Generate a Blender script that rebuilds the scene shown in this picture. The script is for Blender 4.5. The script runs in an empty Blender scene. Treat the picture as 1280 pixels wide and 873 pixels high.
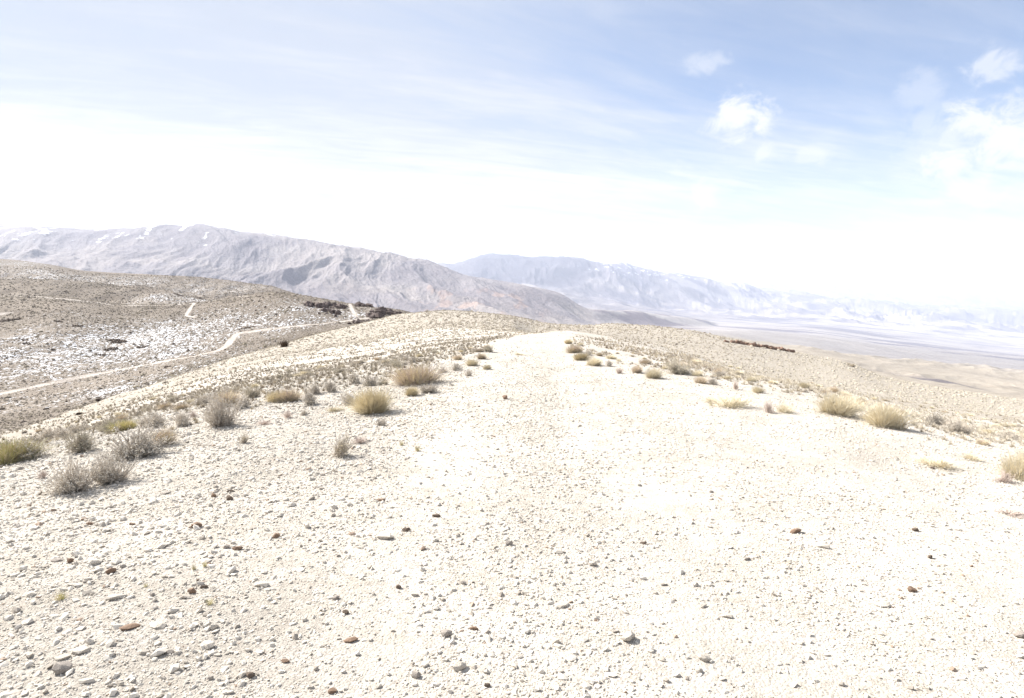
import bpy, bmesh, math, random
import numpy as np
from mathutils import Vector, Matrix

# ------------------------------------------------------------------ camera
F, CX, CY, HC = 720.0, 640.0, 436.5, 1.6
PITCH = math.atan2(CY - 366.0, F)
SUN_AZ, SUN_EL = math.radians(-62), math.radians(40)      # azimuth from +Y, negative = to the left
SC = bpy.context.scene
COL = SC.collection
cam = bpy.data.cameras.new('camera'); camo = bpy.data.objects.new('camera', cam); COL.objects.link(camo)
camo.location = (0, 0, HC); camo.rotation_euler = (math.radians(90) - PITCH, 0, 0)
cam.sensor_width = 36; cam.lens = 36 * F / 1280; cam.clip_start = 0.05; cam.clip_end = 300000
SC.camera = camo
SC.view_settings.view_transform = 'Standard'; SC.view_settings.look = 'None'
SC.view_settings.gamma = 1; SC.view_settings.use_curve_mapping = False
SC.view_settings.exposure = 1.95
SC.cycles.max_bounces = 6; SC.cycles.diffuse_bounces = 3; SC.cycles.volume_bounces = 1
SKY_STRENGTH = 0.05
SUN_STRENGTH = 3.4
HAZE_DENSITY = 3.1e-5

# ------------------------------------------------------------------ node helpers
class NT:
    def __init__(s, tree): s.t = tree; s.n = tree.nodes; s.l = tree.links
    def node(s, typ, **kw):
        n = s.n.new(typ)
        for k, v in kw.items(): setattr(n, k, v)
        return n
    def put(s, inp, v):
        if isinstance(v, bpy.types.NodeSocket): s.l.new(v, inp)
        elif v is not None: inp.default_value = v
    def math(s, op, a, b=None, c=None, clamp=False):
        n = s.node('ShaderNodeMath', operation=op, use_clamp=clamp)
        s.put(n.inputs[0], a); s.put(n.inputs[1], b); s.put(n.inputs[2], c)
        return n.outputs[0]
    def smooth(s, v, a, b, lo=0.0, hi=1.0):
        n = s.node('ShaderNodeMapRange', interpolation_type='SMOOTHSTEP')
        s.put(n.inputs[0], v); n.inputs[1].default_value = a; n.inputs[2].default_value = b
        n.inputs[3].default_value = lo; n.inputs[4].default_value = hi
        return n.outputs[0]
    def mix(s, f, a, b, blend='MIX'):
        n = s.node('ShaderNodeMix', data_type='RGBA', blend_type=blend)
        s.put(n.inputs[0], f); s.put(n.inputs[6], a); s.put(n.inputs[7], b)
        return n.outputs[2]
    def noise(s, vec, scale, detail=4, rough=0.55, dist=0.0, w=None):
        n = s.node('ShaderNodeTexNoise')
        s.put(n.inputs['Vector'], vec); n.inputs['Scale'].default_value = scale
        n.inputs['Detail'].default_value = detail; n.inputs['Roughness'].default_value = rough
        n.inputs['Distortion'].default_value = dist
        return n.outputs['Fac']
    def comb(s, x, y, z=0.0):
        n = s.node('ShaderNodeCombineXYZ'); s.put(n.inputs[0], x); s.put(n.inputs[1], y); s.put(n.inputs[2], z)
        return n.outputs[0]
    def sep(s, v):
        n = s.node('ShaderNodeSeparateXYZ'); s.put(n.inputs[0], v); return n.outputs

def pix_dir(x, y):
    x = np.asarray(x, float); y = np.asarray(y, float)
    a = (x - CX) / F; b = -(y - CY) / F
    cp, sp = math.cos(PITCH), math.sin(PITCH)
    return a, cp + b * sp, -sp + b * cp            # world X, Y, Z
def pix_ang(x, y):
    a, b, c = pix_dir(x, y); return np.arctan2(a, b), np.arctan2(c, np.hypot(a, b))

# ------------------------------------------------------------------ world: sky with cirrus and small cumulus
world = bpy.data.worlds.new('World'); SC.world = world; world.use_nodes = True
w = NT(world.node_tree); w.n.clear()
wout = w.node('ShaderNodeOutputWorld'); bg = w.node('ShaderNodeBackground')
sky = w.node('ShaderNodeTexSky', sky_type='NISHITA', sun_disc=False)
sky.sun_elevation = SUN_EL; sky.sun_rotation = SUN_AZ
sky.altitude = 2000; sky.air_density = 1.0; sky.dust_density = 0.6; sky.ozone_density = 1.5
tc = w.node('ShaderNodeTexCoord')
dx, dy, dz = w.sep(tc.outputs['Generated'])
el = w.math('ARCSINE', dz)
az = w.math('ARCTAN2', dx, dy)
# cirrus sheet on a plane high above
den = w.math('ADD', w.math('MAXIMUM', dz, 0.0), 0.10)
px = w.math('DIVIDE', dx, den); py = w.math('DIVIDE', dy, den)
ca, sa = math.cos(0.35), math.sin(0.35)
u = w.math('ADD', w.math('MULTIPLY', px, ca), w.math('MULTIPLY', py, sa))
v = w.math('SUBTRACT', w.math('MULTIPLY', py, ca), w.math('MULTIPLY', px, sa))
streak = w.noise(w.comb(w.math('MULTIPLY', u, 0.30), w.math('MULTIPLY', v, 1.1), 3.1), 1.3, 7, 0.60, 0.9)
fine = w.noise(w.comb(w.math('MULTIPLY', u, 0.8), w.math('MULTIPLY', v, 3.2), 7.7), 2.6, 6, 0.62, 0.6)
broad = w.noise(w.comb(px, py, 1.7), 0.42, 3, 0.5, 0.3)
# cover: full to the left and near the horizon, thin at upper right
cov = w.math('ADD', w.smooth(az, -0.60, 0.50, 1.0, 0.02), w.math('ADD', w.smooth(el, 0.44, 0.06, 0.0, 0.40), w.smooth(el, 0.17, 0.05, 0.0, 0.3)))
cov = w.math('ADD', cov, w.math('ADD', w.smooth(az, 0.75, 1.4, 0.0, 0.75), w.smooth(el, 0.55, 0.9, 0.0, 0.4)))  # extra cirrus added outside the view, to whiten the fill light
cov = w.math('ADD', cov, w.math('MULTIPLY', w.math('SUBTRACT', streak, 0.5), 1.25))
cov = w.math('ADD', cov, w.math('MULTIPLY', w.math('SUBTRACT', fine, 0.5), 0.30))
cov = w.math('ADD', cov, w.math('MULTIPLY', w.math('SUBTRACT', broad, 0.5), 0.9))
cir = w.smooth(cov, -0.10, 0.95, 0.10, 0.98)
ctone = w.math('ADD', w.smooth(el, 0.40, 0.03), w.math('MULTIPLY', w.math('SUBTRACT', w.math('ADD', w.math('MULTIPLY', streak, .6), w.math('MULTIPLY', fine, .4)), .5), 2.6))
ctone = w.math('ADD', ctone, w.smooth(az, .35, -.35, -.10, .02))
ciro = w.mix(w.smooth(ctone, -.15, 1.1), (0.168, 0.184, 0.215, 1), (0.262, 0.262, 0.262, 1))
# cumulus puffs: direction space ellipses broken up by noise
wob = w.noise(w.comb(w.math('MULTIPLY', az, 1.0), w.math('MULTIPLY', el, 1.25), 0.3), 22, 7, 0.68, 0.5)
PUFFS = [(1165, 190, 60, 50, .35), (926, 148, 36, 30, 1.0), (884, 80, 30, 12, .4), (1238, 80, 36, 26, .62), (1222, 152, 46, 30, .95), (1262, 172, 60, 46, 1.0),
         (1182, 206, 40, 25, 1.0), (1212, 238, 56, 23, 1.0), (877, 243, 19, 19, .75), (956, 192, 13, 14, .6), (1016, 195, 24, 13, .5),
         (1150, 110, 30, 24, .30), (848, 216, 22, 14, .35), (1190, 172, 26, 26, .6), (1275, 250, 24, 14, .45), (1240, 298, 80, 17, .7), (1110, 315, 70, 14, .6),
         (1300, 150, 40, 30, .8), (985, 300, 40, 8, .3), (1400, 220, 60, 30, .8), (1480, 90, 50, 30, .7)]
puff = None
for (cx_, cy_, rx, ry, s_) in PUFFS:
    a0, e0 = pix_ang(cx_, cy_); a1, e1 = pix_ang(cx_ + rx, cy_); a2, e2 = pix_ang(cx_, cy_ - ry)
    ra = abs(float(a1 - a0)); re = abs(float(e2 - e0))
    qa = w.math('DIVIDE', w.math('SUBTRACT', az, float(a0)), ra)
    qe = w.math('DIVIDE', w.math('SUBTRACT', el, float(e0)), re)
    d2 = w.math('SQRT', w.math('ADD', w.math('MULTIPLY', qa, qa), w.math('MULTIPLY', qe, qe)))
    m = w.math('SUBTRACT', 1.0, d2)
    m = w.math('ADD', m, w.math('MULTIPLY', w.math('SUBTRACT', wob, 0.5), 4.2))
    m = w.math('MULTIPLY', w.smooth(m, -0.30, 0.75), s_)
    m = w.math('MULTIPLY', m, w.smooth(d2, 2.0, 0.7))
    puff = m if puff is None else w.math('MAXIMUM', puff, m)
skyc = w.mix(1.0, sky.outputs[0], (SKY_STRENGTH,) * 3 + (1,), 'MULTIPLY')
skyc = w.mix(1.0, skyc, (0.205, 0.222, 0.255, 1), "DARKEN")
c1 = w.mix(cir, skyc, ciro)
c2 = w.mix(puff, c1, (0.245, 0.25, 0.26, 1))
w.l.new(c2, bg.inputs[0]); bg.inputs[1].default_value = 1.0
w.l.new(bg.outputs[0], wout.inputs[0])

# ------------------------------------------------------------------ sun
sl = bpy.data.lights.new('sun', 'SUN'); sl.energy = SUN_STRENGTH; sl.angle = math.radians(0.53); sl.color = (1, 0.96, 0.90)
so = bpy.data.objects.new('sun', sl); COL.objects.link(so)
sd = Vector((math.sin(SUN_AZ) * math.cos(SUN_EL), math.cos(SUN_AZ) * math.cos(SUN_EL), math.sin(SUN_EL)))
so.rotation_euler = (-sd).to_track_quat('-Z', 'Y').to_euler(); so.location = (-20, 10, 30)

# ------------------------------------------------------------------ numeric noise
def _hash(ix, iy, seed):
    h = (ix.astype(np.int64) * 374761393 + iy.astype(np.int64) * 668265263 + seed * 974711) & 0xffffffff
    h = ((h ^ (h >> 13)) * 1274126177) & 0xffffffff
    return (h ^ (h >> 16)) & 0xffff
_G = np.array([[math.cos(t), math.sin(t)] for t in np.arange(256) * 2 * math.pi / 256])
def gnoise(x, y, seed=0):
    x0 = np.floor(x); y0 = np.floor(y); fx = x - x0; fy = y - y0
    u = fx * fx * fx * (fx * (fx * 6 - 15) + 10); v = fy * fy * fy * (fy * (fy * 6 - 15) + 10)
    def g(ox, oy):
        k = _hash(x0 + ox, y0 + oy, seed) & 255
        return _G[k, 0] * (fx - ox) + _G[k, 1] * (fy - oy)
    a = g(0, 0); b = g(1, 0); c = g(0, 1); d = g(1, 1)
    return (a + u * (b - a) + v * (c - a + u * (a - b - c + d))) * 1.5
def fbm(x, y, seed, octs, gain=0.5, lac=2.03):
    s = 0; a = 1.0; t = 0
    for o in range(octs):
        s = s + a * gnoise(x, y, seed + o * 17); t += a; a *= gain; x = x * lac + 5.3; y = y * lac - 3.7
    return s / t * 1.6
def ridged(x, y, seed, octs, gain=0.52):
    s = 0; a = 1.0; t = 0; wgt = 1.0
    for o in range(octs):
        n = 1 - np.abs(gnoise(x, y, seed + o * 31)); n = n * n
        s = s + a * n * wgt; t += a; wgt = np.clip(n * 1.3, 0, 1); a *= gain; x = x * 2.07 + 1.3; y = y * 2.07 + 9.1
    return s / t * 2 - 1
def sstep(x, a, b):
    t = np.clip((x - a) / (b - a), 0, 1); return t * t * (3 - 2 * t)

# ------------------------------------------------------------------ the land: feature lines lofted into one sheet on a polar grid
# each line: (x px, y px, depth m [, roughness]); 'z' lines give height instead of depth
def line(pts, zmode=False, amp=0.0):
    out = []
    for p in pts:
        x, y, q = p[:3]; a, b, c = pix_dir(x, y)
        if zmode: t = (HC - q) / -c; z = q
        else: t = q / b; z = HC + c * t
        out.append((math.atan2(a, b), math.hypot(a, b) * t, z, p[3] if len(p) > 3 else amp))
    return np.array(out)
LB = line([(-600,650,-.5),(0,583,-.28),(120,568,-.28),(250,532,-.28),(450,482,-.3),(600,440,-.4),(665,425,-.6),(740,450,-.4),(870,470,-.4),(1030,503,-.35),(1280,590,-.3),(1900,650,-.6)], True, .03)
LF = line([(-600,600,15),(0,562,14),(130,520,20),(300,462,35),(450,430,60),(560,410,90),(610,413,70),(665,417,42),(700,414,42),(760,421,48),(850,440,45),(920,462,38),(1000,480,34),(1100,500,30),(1280,532,22),(1900,600,14)], amp=.12)
LF2 = line([(-600,590,22),(0,553,20),(130,511,30),(300,453,55),(450,421,95),(560,402,140),(640,407,110),(670,424,90),(700,424,90),(760,432,95),(850,446,90),(920,458,80),(1000,472,75),(1100,490,60),(1280,520,45),(1900,590,25)], amp=.25)
LE = line([(-600,585,30),(0,545,28),(130,502,42),(300,444,80),(350,431,100),(420,412,130),(470,400,170),(500,393,200),(560,389,240),(600,391,250),(640,396,250),(700,406,250),(740,407,255),(760,405,260),(800,407,260),(860,413,240),(900,421,220),(1000,442,190),(1060,455,170),(1110,472,150),(1180,485,130),(1280,500,110),(1900,580,50)], amp=.4)
LG = line([(-600,620,100),(0,575,110),(130,530,120),(300,475,170),(420,440,230),(500,415,300),(560,410,400),(640,415,450),(700,425,450),(760,425,450),(860,435,450),(1000,460,450),(1060,475,450),(1110,490,420),(1280,520,400),(1900,600,300)], amp=1.2)
LH = line([(-600,520,200),(0,490,200),(130,470,230),(300,428,270),(420,408,300),(500,401,340),(560,402,600),(640,410,900),(700,420,1000),(860,432,1000),(1000,455,1000),(1110,478,900),(1280,505,800),(1900,590,600)], amp=2.0)
LK1 = line([(-600,385,480),(0,371,470),(60,370,460),(160,381,480),(230,380,480),(300,371,470),(345,366,450),(400,374,430),(440,379,420),(500,390,400),(560,400,800),(640,408,1200),(700,418,1400),(860,428,1500),(1000,445,1500,8),(1110,467,1400,12),(1280,492,1300,12),(1900,570,1000,12)], amp=2.0)
LK1b = line([(-600,395,560),(0,376,540),(160,388,560),(300,378,560),(345,373,540),(400,383,520),(500,400,520),(560,402,1100),(700,417,1800),(860,424,2000),(1000,436,2200),(1110,455,2200),(1280,478,2100),(1900,540,1800)], amp=3)
LK2 = line([(-600,370,700),(0,350,680),(100,353,690),(200,363,700),(260,374,700),(345,374,650),(400,385,650),(500,402,700),(560,402,1400),(700,416,2600),(860,420,2800),(1000,434,3000,14),(1060,444,3000,16),(1110,449,3000,18),(1200,456,3000,18),(1280,464,3000,18),(1900,520,2600,18)], amp=4)
LK3 = line([(-600,345,1100),(0,325,1050),(60,331,1050),(110,339,1080),(200,343,1100),(260,348,1100),(320,356,1100),(360,365,1050),(400,380,1000),(500,404,1200),(560,404,2200),(700,413,3600),(800,415,4000),(900,416,4500,14),(1000,437,4300,26),(1110,454,4300,34),(1280,470,4300,34),(1900,520,4300,14)], amp=5)
LK2b = line([(-600,378,800),(0,356,800),(100,360,820),(200,370,840),(260,380,840),(345,380,800),(400,390,800),(500,404,900),(560,403,1750),(700,415,3100),(860,419,3300),(1000,436,3500,16),(1110,452,3500,20),(1280,467,3500,20),(1900,520,3300,16)], amp=5)
LV = line([(-600,390,2500),(0,390,2500),(200,395,2500),(400,403,2600),(500,407,2800),(560,404,3200),(640,404,3500),(700,407,4500),(740,409,5000),(800,413,5000,10),(900,413,6000,8),(1000,418,7000,20),(1110,432,7000,30),(1280,448,7000,34),(1900,490,7000,10)], amp=25)
LMF = line([(-600,370,4500),(0,365,4500),(200,370,4500),(400,387,4300),(500,395,4300),(560,397,4500),(640,400,4800),(700,405,5200,70),(740,407,5600,40),(800,411,6000,14),(900,410,7500,6),(1000,413,9000,4),(1110,425,9500,4),(1280,441,10000,4),(1900,470,10000,4)], amp=90)
LMM = line([(-600,325,6500),(0,325,6500),(200,332,6300),(400,350,6000),(500,366,5800),(560,374,5800),(640,384,5800),(700,392,6000,120),(740,400,6200,60),(800,407,6600,30),(900,409,8000,5),(1000,410,10000,4),(1110,421,11000,4),(1280,437,12000,4),(1900,465,12000,4)], amp=165)
LM1 = line([(-600,290,8500),(-100,270,8500),(0,281,8500),(60,285,8500),(150,285,8500),(240,284,8500),(330,293,8400),(380,301,8300),(450,313,8200),(530,328,8000),(600,346,7500),(655,358,7000),(700,370,6800),(740,388,6700,40),(790,390,7300,30),(850,396,8000,26),(882,402,8400,16),(900,407,8800,5),(1000,408,11500,4),(1110,417,12500,4),(1280,433,13500,6),(1900,460,14000,6)], amp=60)
LV2 = line([(-600,340,14000),(0,340,14000),(400,348,14000),(560,356,13500),(655,370,12000),(700,380,11000),(740,390,10500,30),(790,392,11000,14),(870,399,12500,8),(900,401,13000,8),(1000,403,15000,10),(1110,409,16000,30),(1280,420,17000,30),(1900,430,17000,30)], amp=60)
LM2a = line([(-600,340,18000),(0,340,18000),(560,350,17000),(655,358,16500),(740,374,15500,120),(800,382,16000,130),(900,389,18000,150),(1000,390,20000,200),(1110,397,20500,330),(1280,408,21000,330),(1900,415,21000,190)], amp=200)
LM2 = line([(-600,325,22000),(0,325,22000),(400,336,22000),(520,335,21500),(560,330,21000),(595,322,20500),(620,319,20500),(660,321,20500),(700,323,20500),(780,332,21000),(830,340,21500),(880,349,22000),(940,358,24000),(1000,367,25000,150),(1060,375,25000,170),(1110,378,25000,170),(1150,385,24500,170),(1200,388,24000,170),(1280,392,24000,170),(1900,400,24000,170)], amp=140)
LV3 = line([(-600,355,32000),(0,355,32000),(620,355,30000),(780,355,30000),(880,363,30000),(1000,374,32000),(1280,386,32000),(1900,388,32000)], amp=220)
LM3 = line([(-600,345,45000),(620,345,45000),(780,344,45000),(850,345,45000),(900,349,45000),(960,353,45000),(1020,357,45000),(1080,361,45000),(1150,362,45000),(1200,360,45000),(1280,363,45000),(1900,362,45000)], amp=190)

def pchip_slopes(X, Y):                      # X, Y: (K, N), monotone cubic slopes down axis 0
    h = np.diff(X, axis=0); d = np.diff(Y, axis=0) / h
    m = np.zeros_like(Y)
    w1 = 2 * h[1:] + h[:-1]; w2 = h[1:] + 2 * h[:-1]
    same = (d[1:] * d[:-1]) > 0
    with np.errstate(divide='ignore', invalid='ignore'):
        mm = (w1 + w2) / (w1 / d[:-1] + w2 / d[1:])
    m[1:-1] = np.where(same, mm, 0); m[0] = d[0]; m[-1] = d[-1]
    return m
def pchip1(x, X, Y):
    m = pchip_slopes(X[:, None], Y[:, None])[:, 0]
    x = np.clip(x, X[0], X[-1]); k = np.clip(np.searchsorted(X, x) - 1, 0, len(X) - 2)
    h = X[k + 1] - X[k]; t = (x - X[k]) / h
    return (Y[k] * (1 + 2 * t) * (1 - t) ** 2 + m[k] * h * t * (1 - t) ** 2 + Y[k + 1] * t * t * (3 - 2 * t) + m[k + 1] * h * t * t * (t - 1))

R_ = math.radians
AZ = np.concatenate([np.arange(-180, -50, 2.0), np.arange(-50, -43, 0.3), np.arange(-43, 43, 0.06), np.arange(43, 50, 0.3), np.arange(50, 180.1, 2.0)]) * math.pi / 180
def lg(a, b, s): return np.exp(np.arange(math.log(a), math.log(b), s))
RR = np.concatenate([lg(0.4, 1.6, .05), lg(1.6, 60, .008), lg(60, 110, .007), lg(110, 1200, .0052), lg(1200, 4000, .012), lg(4000, 9500, .0045), lg(9500, 26000, .0075), lg(26000, 62000, .014)])
NA, NR = len(AZ), len(RR)
lines = [LB, LF, LF2, LE, LG, LH, LK1, LK1b, LK2, LK2b, LK3, LV, LMF, LMM, LM1, LV2, LM2a, LM2, LV3, LM3]
KR = [np.full(NA, math.log(0.3)), np.full(NA, math.log(3.2))]; KZ = [np.zeros(NA), np.zeros(NA)]; KA = [np.full(NA, .0), np.full(NA, .02)]
for L in lines:
    lr = pchip1(AZ, L[:, 0], np.log(L[:, 1]))
    # height is carried as slope angle so that lines stay smooth across the sheet
    sl_ = pchip1(AZ, L[:, 0], (L[:, 2] - HC) / L[:, 1])
    lr = np.maximum(lr, KR[-1] + 0.03)
    KR.append(lr); KZ.append(HC + sl_ * np.exp(lr)); KA.append(np.interp(AZ, L[:, 0], L[:, 3]))
KR.append(np.full(NA, math.log(64000))); KZ.append(KZ[-1] * 0 - 400.); KA.append(KA[-1] * 0 + 50)
KR = np.array(KR); KZ = np.array(KZ); KA = np.array(KA)
LR = np.log(RR)
M_ = pchip_slopes(KR, KZ)
Z = np.zeros((NR, NA)); A_ = np.zeros((NR, NA)); SEG = np.zeros((NR, NA), np.int16)
for j in range(NA):
    X = KR[:, j]; k = np.clip(np.searchsorted(X, LR) - 1, 0, len(X) - 2); h = X[k + 1] - X[k]; t = np.clip((LR - X[k]) / h, 0, 1)
    Y = KZ[:, j]; m = M_[:, j]
    Z[:, j] = (Y[k] * (1 + 2 * t) * (1 - t) ** 2 + m[k] * h * t * (1 - t) ** 2 + Y[k + 1] * t * t * (3 - 2 * t) + m[k + 1] * h * t * t * (t - 1))
    A_[:, j] = KA[k, j] * (1 - t) + KA[k + 1, j] * t; SEG[:, j] = k
PX = RR[:, None] * np.sin(AZ)[None, :]; PY = RR[:, None] * np.cos(AZ)[None, :]
# relief
def rows(a, b): i0, i1 = np.searchsorted(RR, [a, b]); return slice(i0, i1)
s_ = rows(0, 60)
Z[s_] += 0.012 * fbm(PX[s_] / .9, PY[s_] / .9, 5, 4, .55) * np.clip(RR[s_, None] / 3, 0, 1) + A_[s_] * 1.0 * fbm(PX[s_] / 5, PY[s_] / 5, 8, 3)
s_ = rows(60, 1200)
x, y = PX[s_], PY[s_]
Z[s_] += A_[s_] * (fbm(x / 45, y / 60, 11, 4, .5) + 0.25 * ridged(x / 22, y / 60, 14, 3)) * .8
s_ = rows(1200, 4000); x, y = PX[s_], PY[s_]
Z[s_] += A_[s_] * (.6 * fbm(x / 380, y / 500, 21, 4, .5) + .8 * ridged((x - .8 * y) / 300, (y + .4 * x) / 900, 23, 4) * sstep(np.arctan2(x, y), .1, .3) * sstep(RR[s_][:, None], 1200, 1700))
s_ = rows(4000, 13500); x, y = PX[s_], PY[s_]
wx = fbm(x / 2200, y / 2200, 41, 3) * 330; wy = fbm(x / 2200, y / 2200, 47, 3) * 300
blend = sstep(RR[s_, None], 4000, 4600)
RG = ridged((x + wx + .35 * y) / 1250, (y + wy) / 3200, 51, 4, .46)
Z[s_] += A_[s_] * blend * (0.62 * RG + 0.20 * ridged((x + wx + .3 * y) / 330, (y + wy) / 1200, 59, 5, .62) + .12 * fbm(x / 500, y / 900, 57, 4, .6))
s_ = rows(13500, 62000); x, y = PX[s_], PY[s_]
wx = fbm(x / 3500, y / 3500, 61, 3) * 900
Z[s_] += A_[s_] * (0.9 * ridged((x + wx) / 3000, y / 4600, 63, 5, .55) + .45 * ridged((x + wx + .3 * y) / 1000, y / 2400, 67, 4, .6) + .2 * fbm(x / 900, y / 900, 69, 3))

def zat(x, y):
    x = np.asarray(x, float); y = np.asarray(y, float)
    a = np.arctan2(x, y); r = np.log(np.maximum(np.hypot(x, y), 0.41))
    j = np.clip(np.searchsorted(AZ, a) - 1, 0, NA - 2); i = np.clip(np.searchsorted(LR, r) - 1, 0, NR - 2)
    u = (a - AZ[j]) / (AZ[j + 1] - AZ[j]); v = np.clip((r - LR[i]) / (LR[i + 1] - LR[i]), 0, 1)
    return (Z[i, j] * (1 - u) + Z[i, j + 1] * u) * (1 - v) + (Z[i + 1, j] * (1 - u) + Z[i + 1, j + 1] * u) * v
def hit(x, y):                                    # where the sight line through a point of the photograph meets the land
    a, b, c = pix_dir(x, y); azp = math.atan2(a, b); s = c / math.hypot(a, b)
    j = int(np.clip(np.searchsorted(AZ, azp) - 1, 0, NA - 2)); u = (azp - AZ[j]) / (AZ[j + 1] - AZ[j])
    col = Z[:, j] * (1 - u) + Z[:, j + 1] * u
    e = (col - HC) / RR - s
    k = np.argmax(e[10:] > 0) + 10
    if e[k] <= 0: return None
    t = e[k - 1] / (e[k - 1] - e[k]); r = RR[k - 1] + t * (RR[k] - RR[k - 1])
    return r * math.sin(azp), r * math.cos(azp), HC + s * r

# ------------------------------------------------------------------ land colours (surface colours, with shade painted into far range, valley and right slope)
Cc = np.zeros((NR, NA, 3)); SNOW = np.zeros((NR, NA))
def lerp(a, b, t): return a + (b - a) * t[..., None]
pale = np.array([.50, .472, .435]); scrubby = np.array([.395, .365, .325]); hill = np.array([.225, .195, .165]); dark = np.array([.13, .10, .085])
mnt = np.array([.20, .185, .195]); mnt2 = np.array([.265, .242, .235]); fanc = np.array([.325, .305, .295]); red = np.array([.33, .25, .215]); purple = np.array([.12, .10, .12])
n1 = fbm(PX / 40, PY / 40, 71, 3)[..., None] * 0 if False else None
s_ = rows(0, 130); x, y = PX[s_], PY[s_]
k = SEG[s_]
base = lerp(np.broadcast_to(pale, x.shape + (3,)), scrubby[None, None], sstep(k + 0.0, 2, 3))
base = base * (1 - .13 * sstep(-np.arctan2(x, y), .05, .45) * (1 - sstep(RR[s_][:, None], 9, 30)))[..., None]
base = base * (1 + .13 * fbm(x / 1.7, y / 1.7, 73, 4)[..., None])
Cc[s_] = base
s_ = rows(130, 1600); x, y = PX[s_], PY[s_]
f_ = fbm(x / 60, y / 60, 75, 4)
onE = (SEG[s_] <= 5)
Cc[s_] = np.where(onE[..., None], scrubby * (1 + .12 * f_[..., None]), hill * (1 + .30 * fbm(x / 110, y / 160, 76, 4)[..., None]))
rightside = sstep(AZ, 0.05, 0.25)[None, :]
Cc[s_] = lerp(Cc[s_], np.array([.38, .34, .285])[None, None] * (1 + .15 * f_[..., None]), rightside * (~onE))
s_ = rows(1600, 62001); x, y = PX[s_], PY[s_]
f_ = fbm(x / 1400, y / 1400, 81, 5); g_ = fbm(x / 300, y / 700, 85, 4)
steep = np.abs(np.gradient(Z[s_], axis=0) / (np.gradient(RR[s_])[:, None]))
c = lerp(np.broadcast_to(mnt, x.shape + (3,)), mnt2[None, None], sstep(f_ + .3 * g_, -.3, .5))
flat = 1 - sstep(A_[s_], 18, 60)
fa = fanc * (1 + .16 * fbm(x / 900, y / 260, 91, 4)[..., None])
c = lerp(c, fa, flat)
# banded dark volcanic mesas at the range's foot, red beds, painted cloud shade
az2 = np.broadcast_to(AZ[None, :], x.shape); rr2 = np.broadcast_to(RR[s_][:, None], x.shape)
c = lerp(c, np.array([.38, .34, .285])[None, None] * (1 + .16 * g_[..., None]), (1 - sstep(rr2, 3300, 4600)) * sstep(az2, .05, .25))
mesa = sstep(az2, .12, .17) * (1 - sstep(az2, .30, .34)) * sstep(rr2, 5900, 6600) * (1 - sstep(rr2, 8600, 9300))
c = lerp(c, purple[None, None], mesa * sstep(fbm(x / 700, y / 500, 95, 3), -.15, .2) * .8)
cloud_shade = np.array([.07, .066, .085]); nz = fbm(x / 2500, y / 2500, 93, 4)  # cloud shadow painted into the colour of the far range's left half
cloud_shade_mask = (1 - sstep(az2 + .05 * nz, .10, .17)) * sstep(az2, -.2, -.05) * sstep(rr2, 15800, 17500) * (1 - sstep(rr2, 23500, 25000))
c = lerp(c, cloud_shade[None, None], cloud_shade_mask * .85)
valley_shade = sstep(fbm(x / 2600, y / 800, 99, 4), .02, .32) * sstep(rr2, 7500, 9000) * (1 - .5 * sstep(rr2, 20000, 26000)) * sstep(az2, .10, .2)  # streaks of cloud shadow painted as darker colour over the valley
c = lerp(c, np.array([.13, .125, .16])[None, None], valley_shade * .75)
# dark patch of shade painted on the lower slope at right
gx, gy, _g = hit(1182, 480) or (1500, 2000, 0)
ga = math.atan2(gx, gy); gr = math.hypot(gx, gy)
gm = np.exp(-(((az2 - ga) / .055) ** 2)) * np.exp(-((np.log(rr2 / gr) + 1.6 * (az2 - ga)) / .10) ** 2)
c = lerp(c, np.array([.12, .11, .13])[None, None], np.clip(gm * 1.8, 0, 1) * .85)
redm = sstep(az2, -.22, -.12) * (1 - sstep(az2, .02, .08)) * sstep(rr2, 4500, 5000) * (1 - sstep(rr2, 6000, 6500)) * sstep(fbm(x / 180, y / 420, 97, 4), .15, .5)
c = lerp(c, red[None, None], redm * .7)
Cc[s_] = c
bright = sstep(az2, .22, .36) * sstep(rr2, 15500, 18500) * (1 - sstep(rr2, 24000, 28000))
c = lerp(c, np.array([.42, .39, .385])[None, None], bright * sstep(fbm(x / 1500, y / 1500, 109, 4), -.2, .2) * .8)
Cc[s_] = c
# snow
def blob(cx_, cy_, rx, ry, s__):                  # soft patch on the ground, sizes in metres
    h_ = hit(cx_, cy_)
    if h_ is None: return
    i0, i1 = np.searchsorted(RR, [max(1, math.hypot(h_[0], h_[1]) - 3 * max(rx, ry)), math.hypot(h_[0], h_[1]) + 3 * max(rx, ry)])
    X = PX[i0:i1] - h_[0]; Y = PY[i0:i1] - h_[1]
    SNOW[i0:i1] = np.maximum(SNOW[i0:i1], s__ * np.exp(-((X / rx) ** 2 + (Y / ry) ** 2)))
for b in [(60,345,60,60,.6),(160,350,60,60,.55),(300,362,40,60,.6),(270,405,22,30,.62),(350,380,26,30,.5),(180,410,30,30,.5),(90,395,30,26,.42),(40,505,26,18,.55),(120,492,26,18,.62),(190,472,22,18,.6),(250,455,16,16,.55),(350,412,16,22,.62),(410,402,14,20,.62),(445,394,12,20,.66),(370,388,30,40,.6),(60,465,45,40,.5),(150,480,30,26,.5),(290,440,24,22,.5),(70,430,45,60,.62),(160,430,45,70,.78),(120,455,35,30,.7),(220,440,30,45,.7),(215,470,20,22,.66),(270,420,22,30,.45),(330,398,22,40,.66),(390,395,24,40,.62),(440,388,22,40,.6),(420,400,20,30,.6),(300,400,18,26,.6),(30,470,30,30,.45),
          (40,340,60,50,.6),(110,348,50,40,.62),(200,372,26,50,.6),(240,374,30,45,.66),(170,352,60,60,.6),(250,360,60,80,.55),(20,330,60,60,.55)]: blob(b[0], b[1], b[2] * 1.5, b[3] * 1.75, min(.75, b[4] * .97))
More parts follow.
